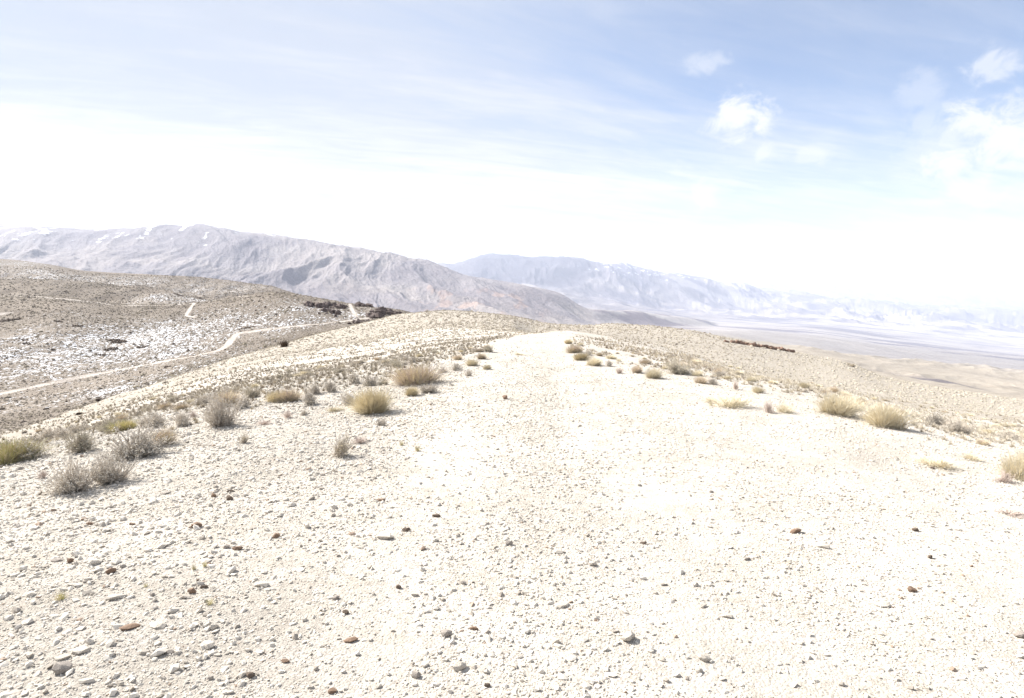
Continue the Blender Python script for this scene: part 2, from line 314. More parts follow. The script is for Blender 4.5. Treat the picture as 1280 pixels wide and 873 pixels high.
s_ = rows(5000, 13500); x, y = PX[s_], PY[s_]
hi = sstep(Z[s_] + 140 * fbm(x / 900, y / 900, 101, 4) - 700 * sstep(AZ[None, :], -.50, -.10), 420, 900)
SNOW[s_] = hi * (.30 + .46 * sstep(ridged((x + .3 * y) / 420, y / 1900, 107, 4, .6), -.1, .5)) 
s_ = rows(1000, 5000)
# far snowy tops right of centre
s_ = rows(15000, 62000); x, y = PX[s_], PY[s_]
SNOW[s_] = .44 * sstep(Z[s_] + 260 * fbm(x / 1500, y / 1500, 103, 4), 0, 800) * (.45 + .55 * sstep(AZ[None, :], .10, .18))
# trails scraped across the far hillside
TR = [[(-60,503),(0,493),(60,480),(130,466),(200,453),(240,446),(275,438),(284,432),(290,424),(297,417),(320,414),(360,409),(400,405),(440,401),(470,396)],
      [(0,370),(40,371),(90,375),(150,382),(210,382),(262,377),(290,372),(310,370)], [(243,379),(238,386),(232,395),(245,397)], [(437,379),(440,388),(447,397)], [(0,393),(14,391)]]
TRM = np.zeros((NR, NA))
for T, wd in zip(TR, [1.9, 1.6, 1.2, 1.2, 1.8]):
    pts = []
    for (xa, ya), (xb, yb) in zip(T[:-1], T[1:]):
        for t in np.linspace(0, 1, 9)[:-1]:
            h_ = hit(xa + (xb - xa) * t, ya + (yb - ya) * t)
            if h_ and 90 < math.hypot(h_[0], h_[1]) < 700: pts.append(h_[:2])
    pts = np.array(pts)
    if len(pts) < 3: continue
    # smooth the line on the ground
    for _ in range(3): pts[1:-1] = (pts[:-2] + 2 * pts[1:-1] + pts[2:]) / 4
    for p, q in zip(pts[:-1], pts[1:]):
        L = np.hypot(*(q - p))
        if L > 60: continue
        mid = (p + q) / 2; rm = np.hypot(*mid); am = math.atan2(*mid); sp = L / 2 + 8
        i0, i1 = np.searchsorted(RR, [rm - sp, rm + sp]); j0, j1 = np.searchsorted(AZ, [am - sp / rm, am + sp / rm])
        X = PX[i0:i1, j0:j1]; Y = PY[i0:i1, j0:j1]
        t = np.clip(((X - p[0]) * (q[0] - p[0]) + (Y - p[1]) * (q[1] - p[1])) / max(L * L, 1e-6), 0, 1)
        d = np.hypot(X - p[0] - t * (q[0] - p[0]), Y - p[1] - t * (q[1] - p[1]))
        TRM[i0:i1, j0:j1] = np.maximum(TRM[i0:i1, j0:j1], (1 - sstep(d * (1 + .22 * gnoise(X / 3, Y / 3, 5)), wd * .55, wd * 1.3)) * (.95 + .2 * gnoise(X / 5, Y / 5, 9)))
Cc = lerp(Cc, np.array([.54, .50, .46])[None, None], np.clip(TRM, 0, 1)); SNOW *= (1 - .9 * TRM)
# near road: pale track running over the crest
RD = []
for p in [(700, 1400), (692, 853), (684, 650), (676, 520), (668, 470), (662, 445), (664, 432), (674, 423), (690, 417)]:
    h_ = hit(*p)
    if h_: RD.append(h_[:2])
RD.append((RD[-1][0] + 3.5, RD[-1][1] + 9))
RD = np.array(RD)
def road_d(x, y):                                 # signed lateral distance from the track's centre line
    yy = RD[:, 1]; c = np.interp(y, yy, RD[:, 0]); return x - c

# ------------------------------------------------------------------ materials
def principled(nt, rough=.9):
    out = nt.node('ShaderNodeOutputMaterial'); b = nt.node('ShaderNodeBsdfPrincipled')
    nt.l.new(b.outputs[0], out.inputs[0]); b.inputs['Roughness'].default_value = rough
    b.inputs['Specular IOR Level'].default_value = 0.2
    return b
def new_mat(name):
    m = bpy.data.materials.new(name); m.use_nodes = True; t = NT(m.node_tree); t.n.clear(); return m, t
def attr(t, name, out='Color'):
    n = t.node('ShaderNodeAttribute', attribute_name=name); return n.outputs[out]
def land_mat(name, kind):
    m, t = new_mat(name); b = principled(t, .95); b.inputs['Specular IOR Level'].default_value = .1
    geo = t.node('ShaderNodeNewGeometry'); P = geo.outputs['Position']
    c = attr(t, 'Col'); sn = attr(t, 'Snow', 'Fac')
    if kind == 'near':
        n1 = t.noise(P, 2.2, 8, .65); n2 = t.noise(P, 45, 6, .7); n3 = t.noise(P, 14, 5, .7)
        vo = t.node('ShaderNodeTexVoronoi', feature='F1'); t.put(vo.inputs['Vector'], P); vo.inputs['Scale'].default_value = 70; 
        vs = t.sep(vo.outputs['Color'])[0]
        c = t.mix(t.smooth(n1, .35, .7), c, t.mix(1.0, c, (.86, .85, .82, 1), 'MULTIPLY'))
        c = t.mix(t.smooth(n3, .3, .75), t.mix(1.0, c, (1.06, 1.05, 1.02, 1), 'MULTIPLY'), t.mix(1.0, c, (.82, .79, .75, 1), 'MULTIPLY'))
        c = t.mix(t.smooth(vs, .1, .95, 0, .6), c, t.mix(1.0, c, (.72, .70, .70, 1), 'MULTIPLY'))
        h_ = t.math('ADD', t.math('MULTIPLY', n2, .5), t.math('ADD', t.math('MULTIPLY', t.math('SUBTRACT', 1.0, vo.outputs['Distance']), .5), t.math('MULTIPLY', n3, 1.0)))
        bp = t.node('ShaderNodeBump'); bp.inputs['Strength'].default_value = 1.0; bp.inputs['Distance'].default_value = .009
        t.put(bp.inputs['Height'], h_); t.put(b.inputs['Normal'], bp.outputs[0])
    elif kind == 'hill':
        n1 = t.noise(P, .05, 6, .6); n2 = t.noise(P, .55, 5, .65); n3 = t.noise(P, 1.6, 3, .6)
        c = t.mix(t.smooth(n1, .35, .65), c, t.mix(1.0, c, (.80, .78, .76, 1), 'MULTIPLY'))
        c = t.mix(t.smooth(n3, .45, .62), c, t.mix(1.0, c, (.58, .55, .52, 1), 'MULTIPLY'))
        mp = t.node('ShaderNodeMapping'); t.put(mp.inputs[0], P); mp.inputs['Rotation'].default_value = (0, 0, .5); mp.inputs['Scale'].default_value = (1, .42, 1)
        n4 = t.noise(mp.outputs[0], .85, 6, .72)
        sv = t.math('ADD', t.math('MULTIPLY', sn, 1.0), t.math('MULTIPLY', t.math('SUBTRACT', n4, .5), 3.4))
        sv = t.math('ADD', sv, t.math('MULTIPLY', t.math('SUBTRACT', n1, .5), .9))
        sm = t.math('MULTIPLY', t.smooth(sv, .66, .90), t.smooth(sn, .06, .25))
        c = t.mix(t.math('MULTIPLY', sm, .85), c, (.66, .68, .72, 1))
        bp = t.node('ShaderNodeBump'); bp.inputs['Strength'].default_value = .8; bp.inputs['Distance'].default_value = .5
        t.put(bp.inputs['Height'], t.math('ADD', n2, n3)); t.put(b.inputs['Normal'], bp.outputs[0])
    else:
        n1 = t.noise(P, .0012, 8, .65); n2 = t.noise(P, .006, 7, .68); n3 = t.noise(P, .03, 4, .6)
        c = t.mix(t.smooth(n1, .35, .65), t.mix(1.0, c, (1.08, 1.07, 1.05, 1), 'MULTIPLY'), t.mix(1.0, c, (.82, .80, .82, 1), 'MULTIPLY'))
        c = t.mix(t.smooth(n3, .4, .7, 0, .6), c, t.mix(1.0, c, (.66, .64, .62, 1), 'MULTIPLY'))
        sv = t.math('ADD', sn, t.math('MULTIPLY', t.math('SUBTRACT', n2, .5), 2.4))
        sm = t.math('MULTIPLY', t.smooth(sv, .58, .72), t.smooth(sn, .05, .2))
        c = t.mix(sm, c, (.80, .82, .86, 1))
        bp = t.node('ShaderNodeBump'); bp.inputs['Strength'].default_value = 1.0; bp.inputs['Distance'].default_value = 34
        t.put(bp.inputs['Height'], t.math('ADD', n2, t.math('MULTIPLY', n3, .4))); 
        amp_ = attr(t, 'Rough', 'Fac'); t.put(bp.inputs['Strength'], amp_)
        t.put(b.inputs['Normal'], bp.outputs[0])
    t.put(b.inputs['Base Color'], c)
    return m
M_NEAR, M_HILL, M_FAR = land_mat('gravelly_soil', 'near'), land_mat('scrubby_hillside', 'hill'), land_mat('desert_mountain', 'far')

def mesh_from(name, V, Fq, mat, attrs=None, smooth=False, parent=None):
    me = bpy.data.meshes.new(name); nv, nf, k = len(V), len(Fq), Fq.shape[1]
    me.vertices.add(nv); me.vertices.foreach_set('co', V.astype(np.float32).ravel())
    me.loops.add(nf * k); me.loops.foreach_set('vertex_index', Fq.astype(np.int32).ravel())
    me.polygons.add(nf); me.polygons.foreach_set('loop_start', np.arange(0, nf * k, k, dtype=np.int32))
    me.polygons.foreach_set('use_smooth', np.full(nf, smooth))
    me.update(calc_edges=True)
    for an, (typ, data) in (attrs or {}).items():
        a = me.attributes.new(an, typ, 'POINT')
        a.data.foreach_set('color' if 'COLOR' in typ else 'value', data.astype(np.float32).ravel())
    me.materials.append(mat)
    o = bpy.data.objects.new(name, me); COL.objects.link(o)
    if parent: o.parent = parent
    return o
def tag(o, label=None, cat=None, group=None, kind=None):
    if label: o['label'] = label
    if cat: o['category'] = cat
    if group: o['group'] = group
    if kind: o['kind'] = kind
    return o
VI = np.arange(NR * NA).reshape(NR, NA)
quads = np.stack([VI[:-1, :-1], VI[:-1, 1:], VI[1:, 1:], VI[1:, :-1]], -1)
seg_f = SEG[:-1, :-1]
PV = np.stack([PX, PY, Z], -1).reshape(-1, 3)
rgba = np.concatenate([Cc, np.ones((NR, NA, 1))], -1).reshape(-1, 4)
rough = np.clip(A_ / 80, .06, 1).reshape(-1)
def land(name, mask, mat, cap=False):
    q = quads[mask].reshape(-1, 4)[:, ::-1]; ids, inv = np.unique(q.ravel(), return_inverse=True)
    o = mesh_from(name, PV[ids], inv.reshape(-1, 4), mat, {'Col': ('FLOAT_COLOR', rgba[ids]), 'Snow': ('FLOAT', SNOW.reshape(-1)[ids]), 'Rough': ('FLOAT', rough[ids])}, smooth=True)
    return tag(o, kind='structure')
gz = float(Z[0].mean())
# close the small hole under the viewer
Z[0, :] = gz; PV = np.stack([PX, PY, Z], -1).reshape(-1, 3)
land('ground', seg_f <= 5, M_NEAR)
land('hills', (seg_f > 5) & (seg_f <= 12), M_HILL)
land('mountains', (seg_f > 12) & (seg_f <= 16), M_FAR)
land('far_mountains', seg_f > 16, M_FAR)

rng = np.random.default_rng(7); random.seed(7)

# ------------------------------------------------------------------ telling look-alikes apart by the landmark beside them
LM = [(37,573,'yellow green bush at the left edge'),(102,565,'dark leafed round sagebrush'),(172,570,'widest grey sagebrush'),(97,613,'nearest grey sagebrush'),(278,533,'tall pale sagebrush'),
 (466,516,'big golden bush'),(518,480,'big tan bush'),(424,571,'lone sparse bush'),(343,503,'small golden bush'),(386,506,'dark grey bush of the row'),(610,440,'olive bush by the crest'),(590,457,'straw clump by the track'),
 (719,441,'tan bush by the crest'),(848,467,'round grey tan bush'),(796,466,'dark tan bush'),(912,508,'wide bleached grass clump'),(1046,517,'pale straw clump'),(1108,533,'golden straw clump'),(1198,542,'right hand grey sagebrush'),
 (1262,598,'straw clump at the right edge'),(249,711,'pair of green tufts'),(74,750,'lower left green tuft'),(522,564,'yellow green tuft'),(163,785,'rusty brown slab'),(98,820,'slab trio at lower left'),(482,673,'large shadowed slab'),
 (246,659,'tan brown block'),(288,620,'close pair of dark stones'),(297,687,'brown pointed stone'),(346,672,'lone brown block'),(439,801,'leaning brown slab'),(574,836,'pale bottom block'),(636,681,'grey brown stone'),
 (632,499,'reddish track stone'),(699,691,'half buried pale stone'),(704,757,'humped pale slab'),(786,800,'pale brown sided block'),(908,771,'shaded edge slab'),(934,700,'centre right grey stone'),(994,666,'brown wedge stone'),
 (1140,739,'half buried brown stone'),(1105,757,'white broad slab'),(1276,797,'right edge grey block'),(1172,583,'faint bleached patch'),(1262,643,'flat pinkish plant'),(139,716,'reddish brown block'),(207,617,'thin flat grey stone')]
USED = set()
def where(x, y, subject):
    ds = sorted(((math.hypot(x - a, (y - b) * 1.3), a, b, t) for a, b, t in LM))
    for d, a, b, t in ds[:6]:
        vx, vy = x - a, y - b
        if abs(vx) > 2.2 * abs(vy): rel = 'right of' if vx > 0 else 'left of'
        elif abs(vy) > 2.2 * abs(vx): rel = 'below' if vy > 0 else 'above'
        else: rel = ('down' if vy > 0 else 'up') + (' right of' if vx > 0 else ' left of')
        far = 'just ' if d < 28 else ('' if d < 60 else ('well ' if d < 120 else 'far '))
        lab = '%s %s%s the %s' % (subject, far, rel, t)
        if lab not in USED and len(lab.split()) <= 16: USED.add(lab); return lab
    return lab
# ------------------------------------------------------------------ stones
def ico():
    p = (1 + 5 ** .5) / 2
    v = np.array([(-1,p,0),(1,p,0),(-1,-p,0),(1,-p,0),(0,-1,p),(0,1,p),(0,-1,-p),(0,1,-p),(p,0,-1),(p,0,1),(-p,0,-1),(-p,0,1)], float); v /= np.linalg.norm(v[0])
    f = np.array([(0,11,5),(0,5,1),(0,1,7),(0,7,10),(0,10,11),(1,5,9),(5,11,4),(11,10,2),(10,7,6),(7,1,8),(3,9,4),(3,4,2),(3,2,6),(3,6,8),(3,8,9),(4,9,5),(2,4,11),(6,2,10),(8,6,7),(9,8,1)])
    return v, f
IV, IF = ico()
def stone_mat(name, tint=(1, 1, 1), use_attr=True, col=(.4, .36, .31)):
    m, t = new_mat(name); b = principled(t, .85)
    if use_attr: c = attr(t, 'Col')
    else:
        g = t.node('ShaderNodeTexCoord'); n = t.noise(g.outputs['Object'], 18, 6, .65); n2 = t.noise(g.outputs['Object'], 70, 4, .6)
        c = t.mix(t.smooth(n, .3, .7), col + (1,), tuple(k * .68 for k in col) + (1,))
        c = t.mix(t.smooth(n2, .55, .75, 0, .5), c, tuple(min(1, k * 1.3) for k in col) + (1,))
        bp = t.node('ShaderNodeBump'); bp.inputs['Strength'].default_value = .7; bp.inputs['Distance'].default_value = .004
        t.put(bp.inputs['Height'], t.math('ADD', n, n2)); t.put(b.inputs['Normal'], bp.outputs[0])
    t.put(b.inputs['Base Color'], c); return m
M_GRAVEL = stone_mat('loose_gravel')
NS = 400000
a = rng.uniform(-R_(46), R_(46), NS); lr = rng.uniform(math.log(1.5), math.log(48), NS); r = np.exp(lr)
smin = np.maximum(.0035, r * .00125)
size = smin * (rng.random(NS)) ** (-1 / 2.15) * .9
a2 = rng.uniform(R_(46), R_(80), 130000) * rng.choice([-1, 1], 130000); r2 = np.exp(rng.uniform(math.log(1.5), math.log(26), 130000))
a = np.concatenate([a, a2]); size = np.concatenate([size, np.maximum(.005, r2 * .0017) * rng.random(130000) ** (-1 / 2.15) * .9]); r = np.concatenate([r, r2]); NS = len(r)
x = r * np.sin(a); y = r * np.cos(a)
rd = road_d(x, y)
cl = fbm(x / 1.3, y / 1.3, 201, 4) * .6 + fbm(x / .35, y / .35, 205, 2) * .35
dens = .66 + .75 * cl
dens += .25 * np.exp(-((rd + .05) / .38) ** 2) + .30 * np.exp(-((rd + 1.9) / .7) ** 2) - .35 * np.exp(-((rd - .85) / .35) ** 2) - .3 * np.exp(-((rd + .95) / .3) ** 2) - .10 * (rd > 1.5) + .16 * (rd < -2.2)
dens *= 1 - .93 * sstep(r, 7, 26)
keep = (rng.random(NS) < dens) & (size < (.040 + .0015 * r) * np.where(rd > 1.2, .55, np.where(rd > -1.6, .7, 1.0)))
x, y, r, size = x[keep], y[keep], r[keep], size[keep]; NS = len(x); rd = rd[keep]
def rot_scale(base, S, yaw, tx, ty):
    V = base * S[:, None, :]
    c, s = np.cos(tx)[:, None], np.sin(tx)[:, None]; V = np.stack([V[..., 0], V[..., 1] * c - V[..., 2] * s, V[..., 1] * s + V[..., 2] * c], -1)
    c, s = np.cos(ty)[:, None], np.sin(ty)[:, None]; V = np.stack([V[..., 0] * c + V[..., 2] * s, V[..., 1], -V[..., 0] * s + V[..., 2] * c], -1)
    c, s = np.cos(yaw)[:, None], np.sin(yaw)[:, None]; V = np.stack([V[..., 0] * c - V[..., 1] * s, V[..., 0] * s + V[..., 1] * c, V[..., 2]], -1)
    return V
base = IV[None] * (1 + rng.uniform(-.32, .3, (NS, 12, 1))) + rng.normal(0, .10, (NS, 12, 3))
S = np.stack([size * rng.uniform(.5, .9, NS), size * rng.uniform(.35, .65, NS), size * rng.uniform(.22, .5, NS)], -1)
V = rot_scale(base, S, rng.uniform(0, 6.28, NS), rng.normal(0, .3, NS), rng.normal(0, .3, NS))
V[..., 0] += x[:, None]; V[..., 1] += y[:, None]; V[..., 2] += (zat(x, y) + S[:, 2] * .35)[:, None]
tone = rng.random(NS)
cc = np.where((tone < .87)[:, None], np.array([.53, .49, .43]) * rng.uniform(.86, 1.10, (NS, 1)), np.where((tone < .98)[:, None], np.array([.37, .33, .28]) * rng.uniform(.7, 1.2, (NS, 1)), np.array([.34, .26, .20]) * rng.uniform(.7, 1.2, (NS, 1))))
rgb = np.repeat(np.concatenate([cc, np.ones((NS, 1))], 1), 12, 0)
Fc = (IF[None] + (np.arange(NS) * 12)[:, None, None]).reshape(-1, 3)
g = mesh_from('gravel', V.reshape(-1, 3), Fc, M_GRAVEL, {'Col': ('FLOAT_COLOR', rgb)})
tag(g, 'loose pale gravel and pebbles strewn over the bare track', 'gravel', kind='stuff')

ROCKM = {'pale': stone_mat('pale_limestone', use_attr=False, col=(.54, .49, .42)), 'grey': stone_mat('grey_rock', use_attr=False, col=(.36, .32, .28)),
         'brown': stone_mat('brown_rock', use_attr=False, col=(.25, .17, .12)), 'dark': stone_mat('dark_rock', use_attr=False, col=(.17, .13, .10))}
def rock_mesh(name, seed, sx, sy, sz, mat):
    rg = random.Random(seed); bm = bmesh.new()
    for i in range(22):
        v = Vector((rg.gauss(0, 1), rg.gauss(0, 1), rg.gauss(0, 1))).normalized()
        v = Vector((v.x * .5, v.y * .5, max(-.5, min(.5, v.z * .62)))) * rg.uniform(.85, 1.05)
        bm.verts.new((v.x * sx, v.y * sy, v.z * sz))
    bmesh.ops.convex_hull(bm, input=bm.verts)
    loose = [v for v in bm.verts if not v.link_faces]
    bmesh.ops.delete(bm, geom=loose, context='VERTS')
    bmesh.ops.dissolve_limit(bm, angle_limit=.12, verts=bm.verts, edges=bm.edges)
    bmesh.ops.bevel(bm, geom=[e for e in bm.edges], offset=min(sx, sy, sz) * .035, segments=1, affect='EDGES')
    me = bpy.data.meshes.new(name); bm.to_mesh(me); bm.free(); me.materials.append(ROCKM[mat]); return me
RMESH = {}
for mt in ROCKM:
    for shp, (sx, sy, sz) in {'slab': (1, .62, .24), 'block': (1, .75, .55), 'chip': (1, .5, .35)}.items():
        RMESH[mt, shp] = [rock_mesh('rock', hash((mt == 'pale', shp, q)) % 99991 if False else 100 * q + len(shp) * 7 + len(mt), sx, sy, sz, mt) for q in range(4)]
def rock(x, y, wpx, mt, shp, label, group=None, seed=0):
    h_ = hit(x, y)
    if h_ is None: return
    d = math.hypot(h_[0], h_[1]); rg = random.Random(int(x * 7 + y * 13 + seed))
    dist = math.sqrt(h_[0] ** 2 + h_[1] ** 2 + (HC - h_[2]) ** 2)
    wd = wpx * (h_[1] / F) * 1.1
    o = bpy.data.objects.new('rock', rg.choice(RMESH[mt, shp])); COL.objects.link(o)
    o.scale = (wd, wd * rg.uniform(.85, 1.1), wd * rg.uniform(.9, 1.2))
    o.rotation_euler = (rg.uniform(-.14, .14), rg.uniform(-.14, .14), rg.uniform(-.5, .5) + rg.choice((0, math.pi)))
    o.location = (h_[0], h_[1], h_[2] + wd * {'slab': .06, 'block': .18, 'chip': .1}[shp])
    tag(o, label, 'rock', group); return o
ROCKS = [(163,785,24,'brown','slab','rusty brown slab of rock lying among pale slabs at lower left'),
 (198,783,22,'pale','slab','pale flat slab just right of the rusty brown slab'),
 (258,808,26,'pale','slab','wide pale slab with shaded lower edge, right of the rusty slab'),
 (101,815,25,'pale','slab','long tan slab in the group of three near the lower left corner'),
 (78,823,22,'pale','slab','pale slab tilted against its neighbour near the lower left corner'),
 (78,839,24,'grey','block','grey block of rock lowest in the group near the lower left corner'),
 (139,716,12,'brown','block','reddish brown block alone above the white slab at left'),
 (146,748,24,'pale','slab','white elongated slab below the reddish brown block at left'),
 (246,659,13,'brown','block','tan brown square block in the gravel below the large sagebrush'),
 (287,625,10,'dark','block','dark round stone, lower of a close pair left of centre'),
 (288,615,10,'dark','chip','dark flat stone, upper of a close pair left of centre'),
 (240,741,13,'brown','block','brown block beside a darker stone below the green grass tuft'),
 (255,735,11,'dark','chip','dark chip touching the brown block below the green grass tuft'),
 (207,617,14,'grey','slab','thin grey flat stone right of the nearest sagebrush'),
 (297,687,14,'brown','chip','brown pointed stone at the end of a row of pale slabs'),
 (283,685,9,'grey','block','small grey upright stone beside the brown pointed stone'),
 (213,817,10,'grey','block','grey lump between the rusty slab and the bottom edge'),
 (87,703,10,'brown','block','small brown stone at the right end of a row, left side'),
 (72,701,17,'grey','slab','flat grey brown stone starting a row at left'),
 (313,846,14,'dark','block','dark stone at the bottom edge left of centre'),
 (165,656,9,'brown','chip','small brown chip in bare gravel below the nearest sagebrush'),
 (112,656,10,'brown','chip','small brown stone below the forked sagebrush at left'),
 (181,817,15,'pale','chip','pale narrow stone between the rusty slab and the bottom edge'),
 (267,786,11,'pale','block','pale lump above the wide pale slab at lower left'),
 (482,673,26,'pale','slab','large pale slab with deep shadow beneath, left of the track'),
 (476,626,13,'brown','slab','brown flat stone above the large pale slab with deep shadow'),
 (545,646,12,'dark','chip','dark flat stone at the left edge of the track'),
 (346,672,11,'brown','block','brown block alone in gravel left of the large pale slab'),
 (439,801,19,'brown','slab','brown slab leaning in gravel near the bottom, left of centre'),
 (327,732,21,'pale','slab','pale slab with dark end left of the gravel patch'),
 (420,749,9,'grey','block','grey stone, upper of two above the leaning brown slab'),
 (432,767,9,'dark','block','dark stone, lower of two above the leaning brown slab'),
 (574,836,19,'pale','block','pale block with black shadow at bottom centre'),
 (558,794,15,'grey','block','grey tilted block up and left of the pale bottom block'),
 (592,787,13,'brown','chip','brown chip right of the grey tilted block'),
 (520,846,13,'grey','block','grey block on the bottom edge near centre'),
 (498,735,8,'dark','block','small dark stone below the large pale slab'),
 (507,664,13,'dark','chip','dark thin stone touching the large pale slab on its right'),
 (519,745,12,'pale','chip','small white stone right of the small dark stone'),
 (636,681,11,'grey','block','grey brown stone in the middle of the track'),
 (632,499,9,'brown','block','reddish stone on the track left side toward the crest'),
 (699,691,17,'pale','slab','pale half buried stone with two dark notches in the track'),
 (704,757,20,'pale','slab','pale humped slab with thin shadow in the track foreground'),
 (830,732,10,'grey','chip','grey stone in the gravel right of centre'),
 (786,800,20,'pale','block','pale block with brown shaded side right of bottom centre'),
 (804,680,10,'dark','chip','dark chip in pale gravel right of the half buried stone'),
 (934,700,11,'grey','chip','grey stone with dark right side at centre right'),
 (908,771,16,'pale','slab','pale slab with shaded edge at lower centre right'),
 (741,707,11,'pale','block','pale round stone below the half buried stone'),
 (880,825,16,'pale','block','pale lump near the bottom edge right of centre'),
 (994,666,17,'brown','chip','brown wedge shaped stone alone on bare ground at right'),
 (1027,684,19,'pale','slab','pale thin slab down right of the brown wedge stone'),
 (1144,664,8,'dark','block','small dark stone on bare ground at right'),
 (1140,739,12,'brown','block','brown tinged stone half buried at right'),
 (1276,797,15,'grey','block','grey block with black shadow on the right edge'),
 (1163,698,8,'dark','block','tiny black stone between two pale ones at right'),
 (1105,757,20,'pale','slab','white broad slab with dark notch at lower right'),
 (992,430,0,'pale','slab','')][:-1]
for q in ROCKS: rock(*q)
rg = random.Random(11); n_auto = 0
while n_auto < 235:
    x = rg.uniform(0, 1280); y = 873 - (873 - 560) * rg.random() ** 1.35
    if x > 760 and rg.random() < .45: continue
    wpx = (4.5 + 9 * rg.random() ** 3) * (.55 + .55 * (y - 500) / 370) * (1 if x < 480 else .72)
    mt = rg.choice(['pale'] * 14 + ['grey'] * 2 + ['brown'] + ['dark'])
    zone = 'left of the track' if x < 520 else ('on the track' if x < 820 else 'right of the track')
    far = 'near the bottom' if y > 740 else 'further up the bare ground'
    colw = {'pale': 'pale', 'grey': 'grey', 'brown': 'brown', 'dark': 'dark'}[mt]
    shp = rg.choice(['slab', 'block', 'chip']); szw = 'tiny' if wpx < 5 else ('small' if wpx < 8 else 'medium')
    rock(x, y, wpx, mt, shp, where(x, y, '%s %s %s' % (szw, colw, {'slab': 'flat stone', 'block': 'blocky stone', 'chip': 'stone chip'}[shp])), 'small loose stones in the gravel', n_auto)
    n_auto += 1

# ------------------------------------------------------------------ shrubs
def plant_mat(name, c1, c2, trans=0.0):
    m, t = new_mat(name); b = principled(t, .8); g = t.node('ShaderNodeTexCoord'); oi = t.node('ShaderNodeObjectInfo')
    n = t.noise(g.outputs['Object'], 9, 4, .6)
    c = t.mix(t.smooth(n, .35, .65), c1 + (1,), c2 + (1,))
    hv = t.node('ShaderNodeHueSaturation'); t.put(hv.inputs['Color'], c); t.put(hv.inputs['Value'], t.math('ADD', .85, t.math('MULTIPLY', oi.outputs['Random'], .3)))
    t.put(b.inputs['Base Color'], hv.outputs[0])
    if trans: b.inputs['Transmission Weight'].default_value = 0
    return m
PM = {'bark': plant_mat('grey_bark', (.52, .47, .41), (.38, .33, .28)), 'sageleaf': plant_mat('sage_leaf', (.70, .66, .58), (.58, .54, .47)),
      'straw': plant_mat('straw', (.68, .60, .44), (.54, .46, .31)), 'gold': plant_mat('golden_straw', (.66, .58, .40), (.52, .45, .30)),
      'green': plant_mat('yellow_green_stem', (.52, .49, .22), (.38, .36, .17)), 'pink': plant_mat('pinkish_twig', (.58, .49, .43), (.46, .38, .33)),
      'pale': plant_mat('bleached_straw', (.70, .65, .53), (.58, .53, .42)), 'darkleaf': plant_mat('dark_evergreen', (.13, .09, .065), (.08, .06, .045)),
      'olive': plant_mat('olive_leaf', (.58, .54, .42), (.46, .42, .32))}
def tubes(P0, P1, P2, w0, w1):                     # three-sided tapered two-segment twigs
    n = len(P0); ring = []
    for P, wv in ((P0, w0), (P1, (w0 + w1) / 2), (P2, w1)):
        for k in range(3):
            an = 2.094 * k
            ring.append(P + np.stack([np.cos(an) * wv, np.sin(an) * wv, np.zeros(n)], -1))
    V = np.stack(ring, 1)                          # n, 9, 3
    fs = []
    for s in (0, 3):
        for k in range(3):
            k2 = (k + 1) % 3; fs.append((s + k, s + k2, s + 3 + k2, s + 3 + k))
    Fq = np.array(fs)[None] + (np.arange(n) * 9)[:, None, None]
    return V.reshape(-1, 3), Fq.reshape(-1, 4)
def leaves(P, size, rg):
    n = len(P); d1 = rg.normal(0, 1, (n, 3)); d1 /= np.linalg.norm(d1, axis=1)[:, None]; d1[:, 2] = np.abs(d1[:, 2])
    d2 = np.cross(d1, rg.normal(0, 1, (n, 3))); d2 /= np.linalg.norm(d2, axis=1)[:, None]
    L = size * rg.uniform(.6, 1.4, (n, 1)); W = L * .28
    V = np.stack([P, P + d1 * L * .5 + d2 * W, P + d1 * L, P + d1 * L * .5 - d2 * W], 1)
    return V.reshape(-1, 3), (np.array([[0, 1, 2, 3]])[None] + (np.arange(n) * 4)[:, None, None]).reshape(-1, 4)
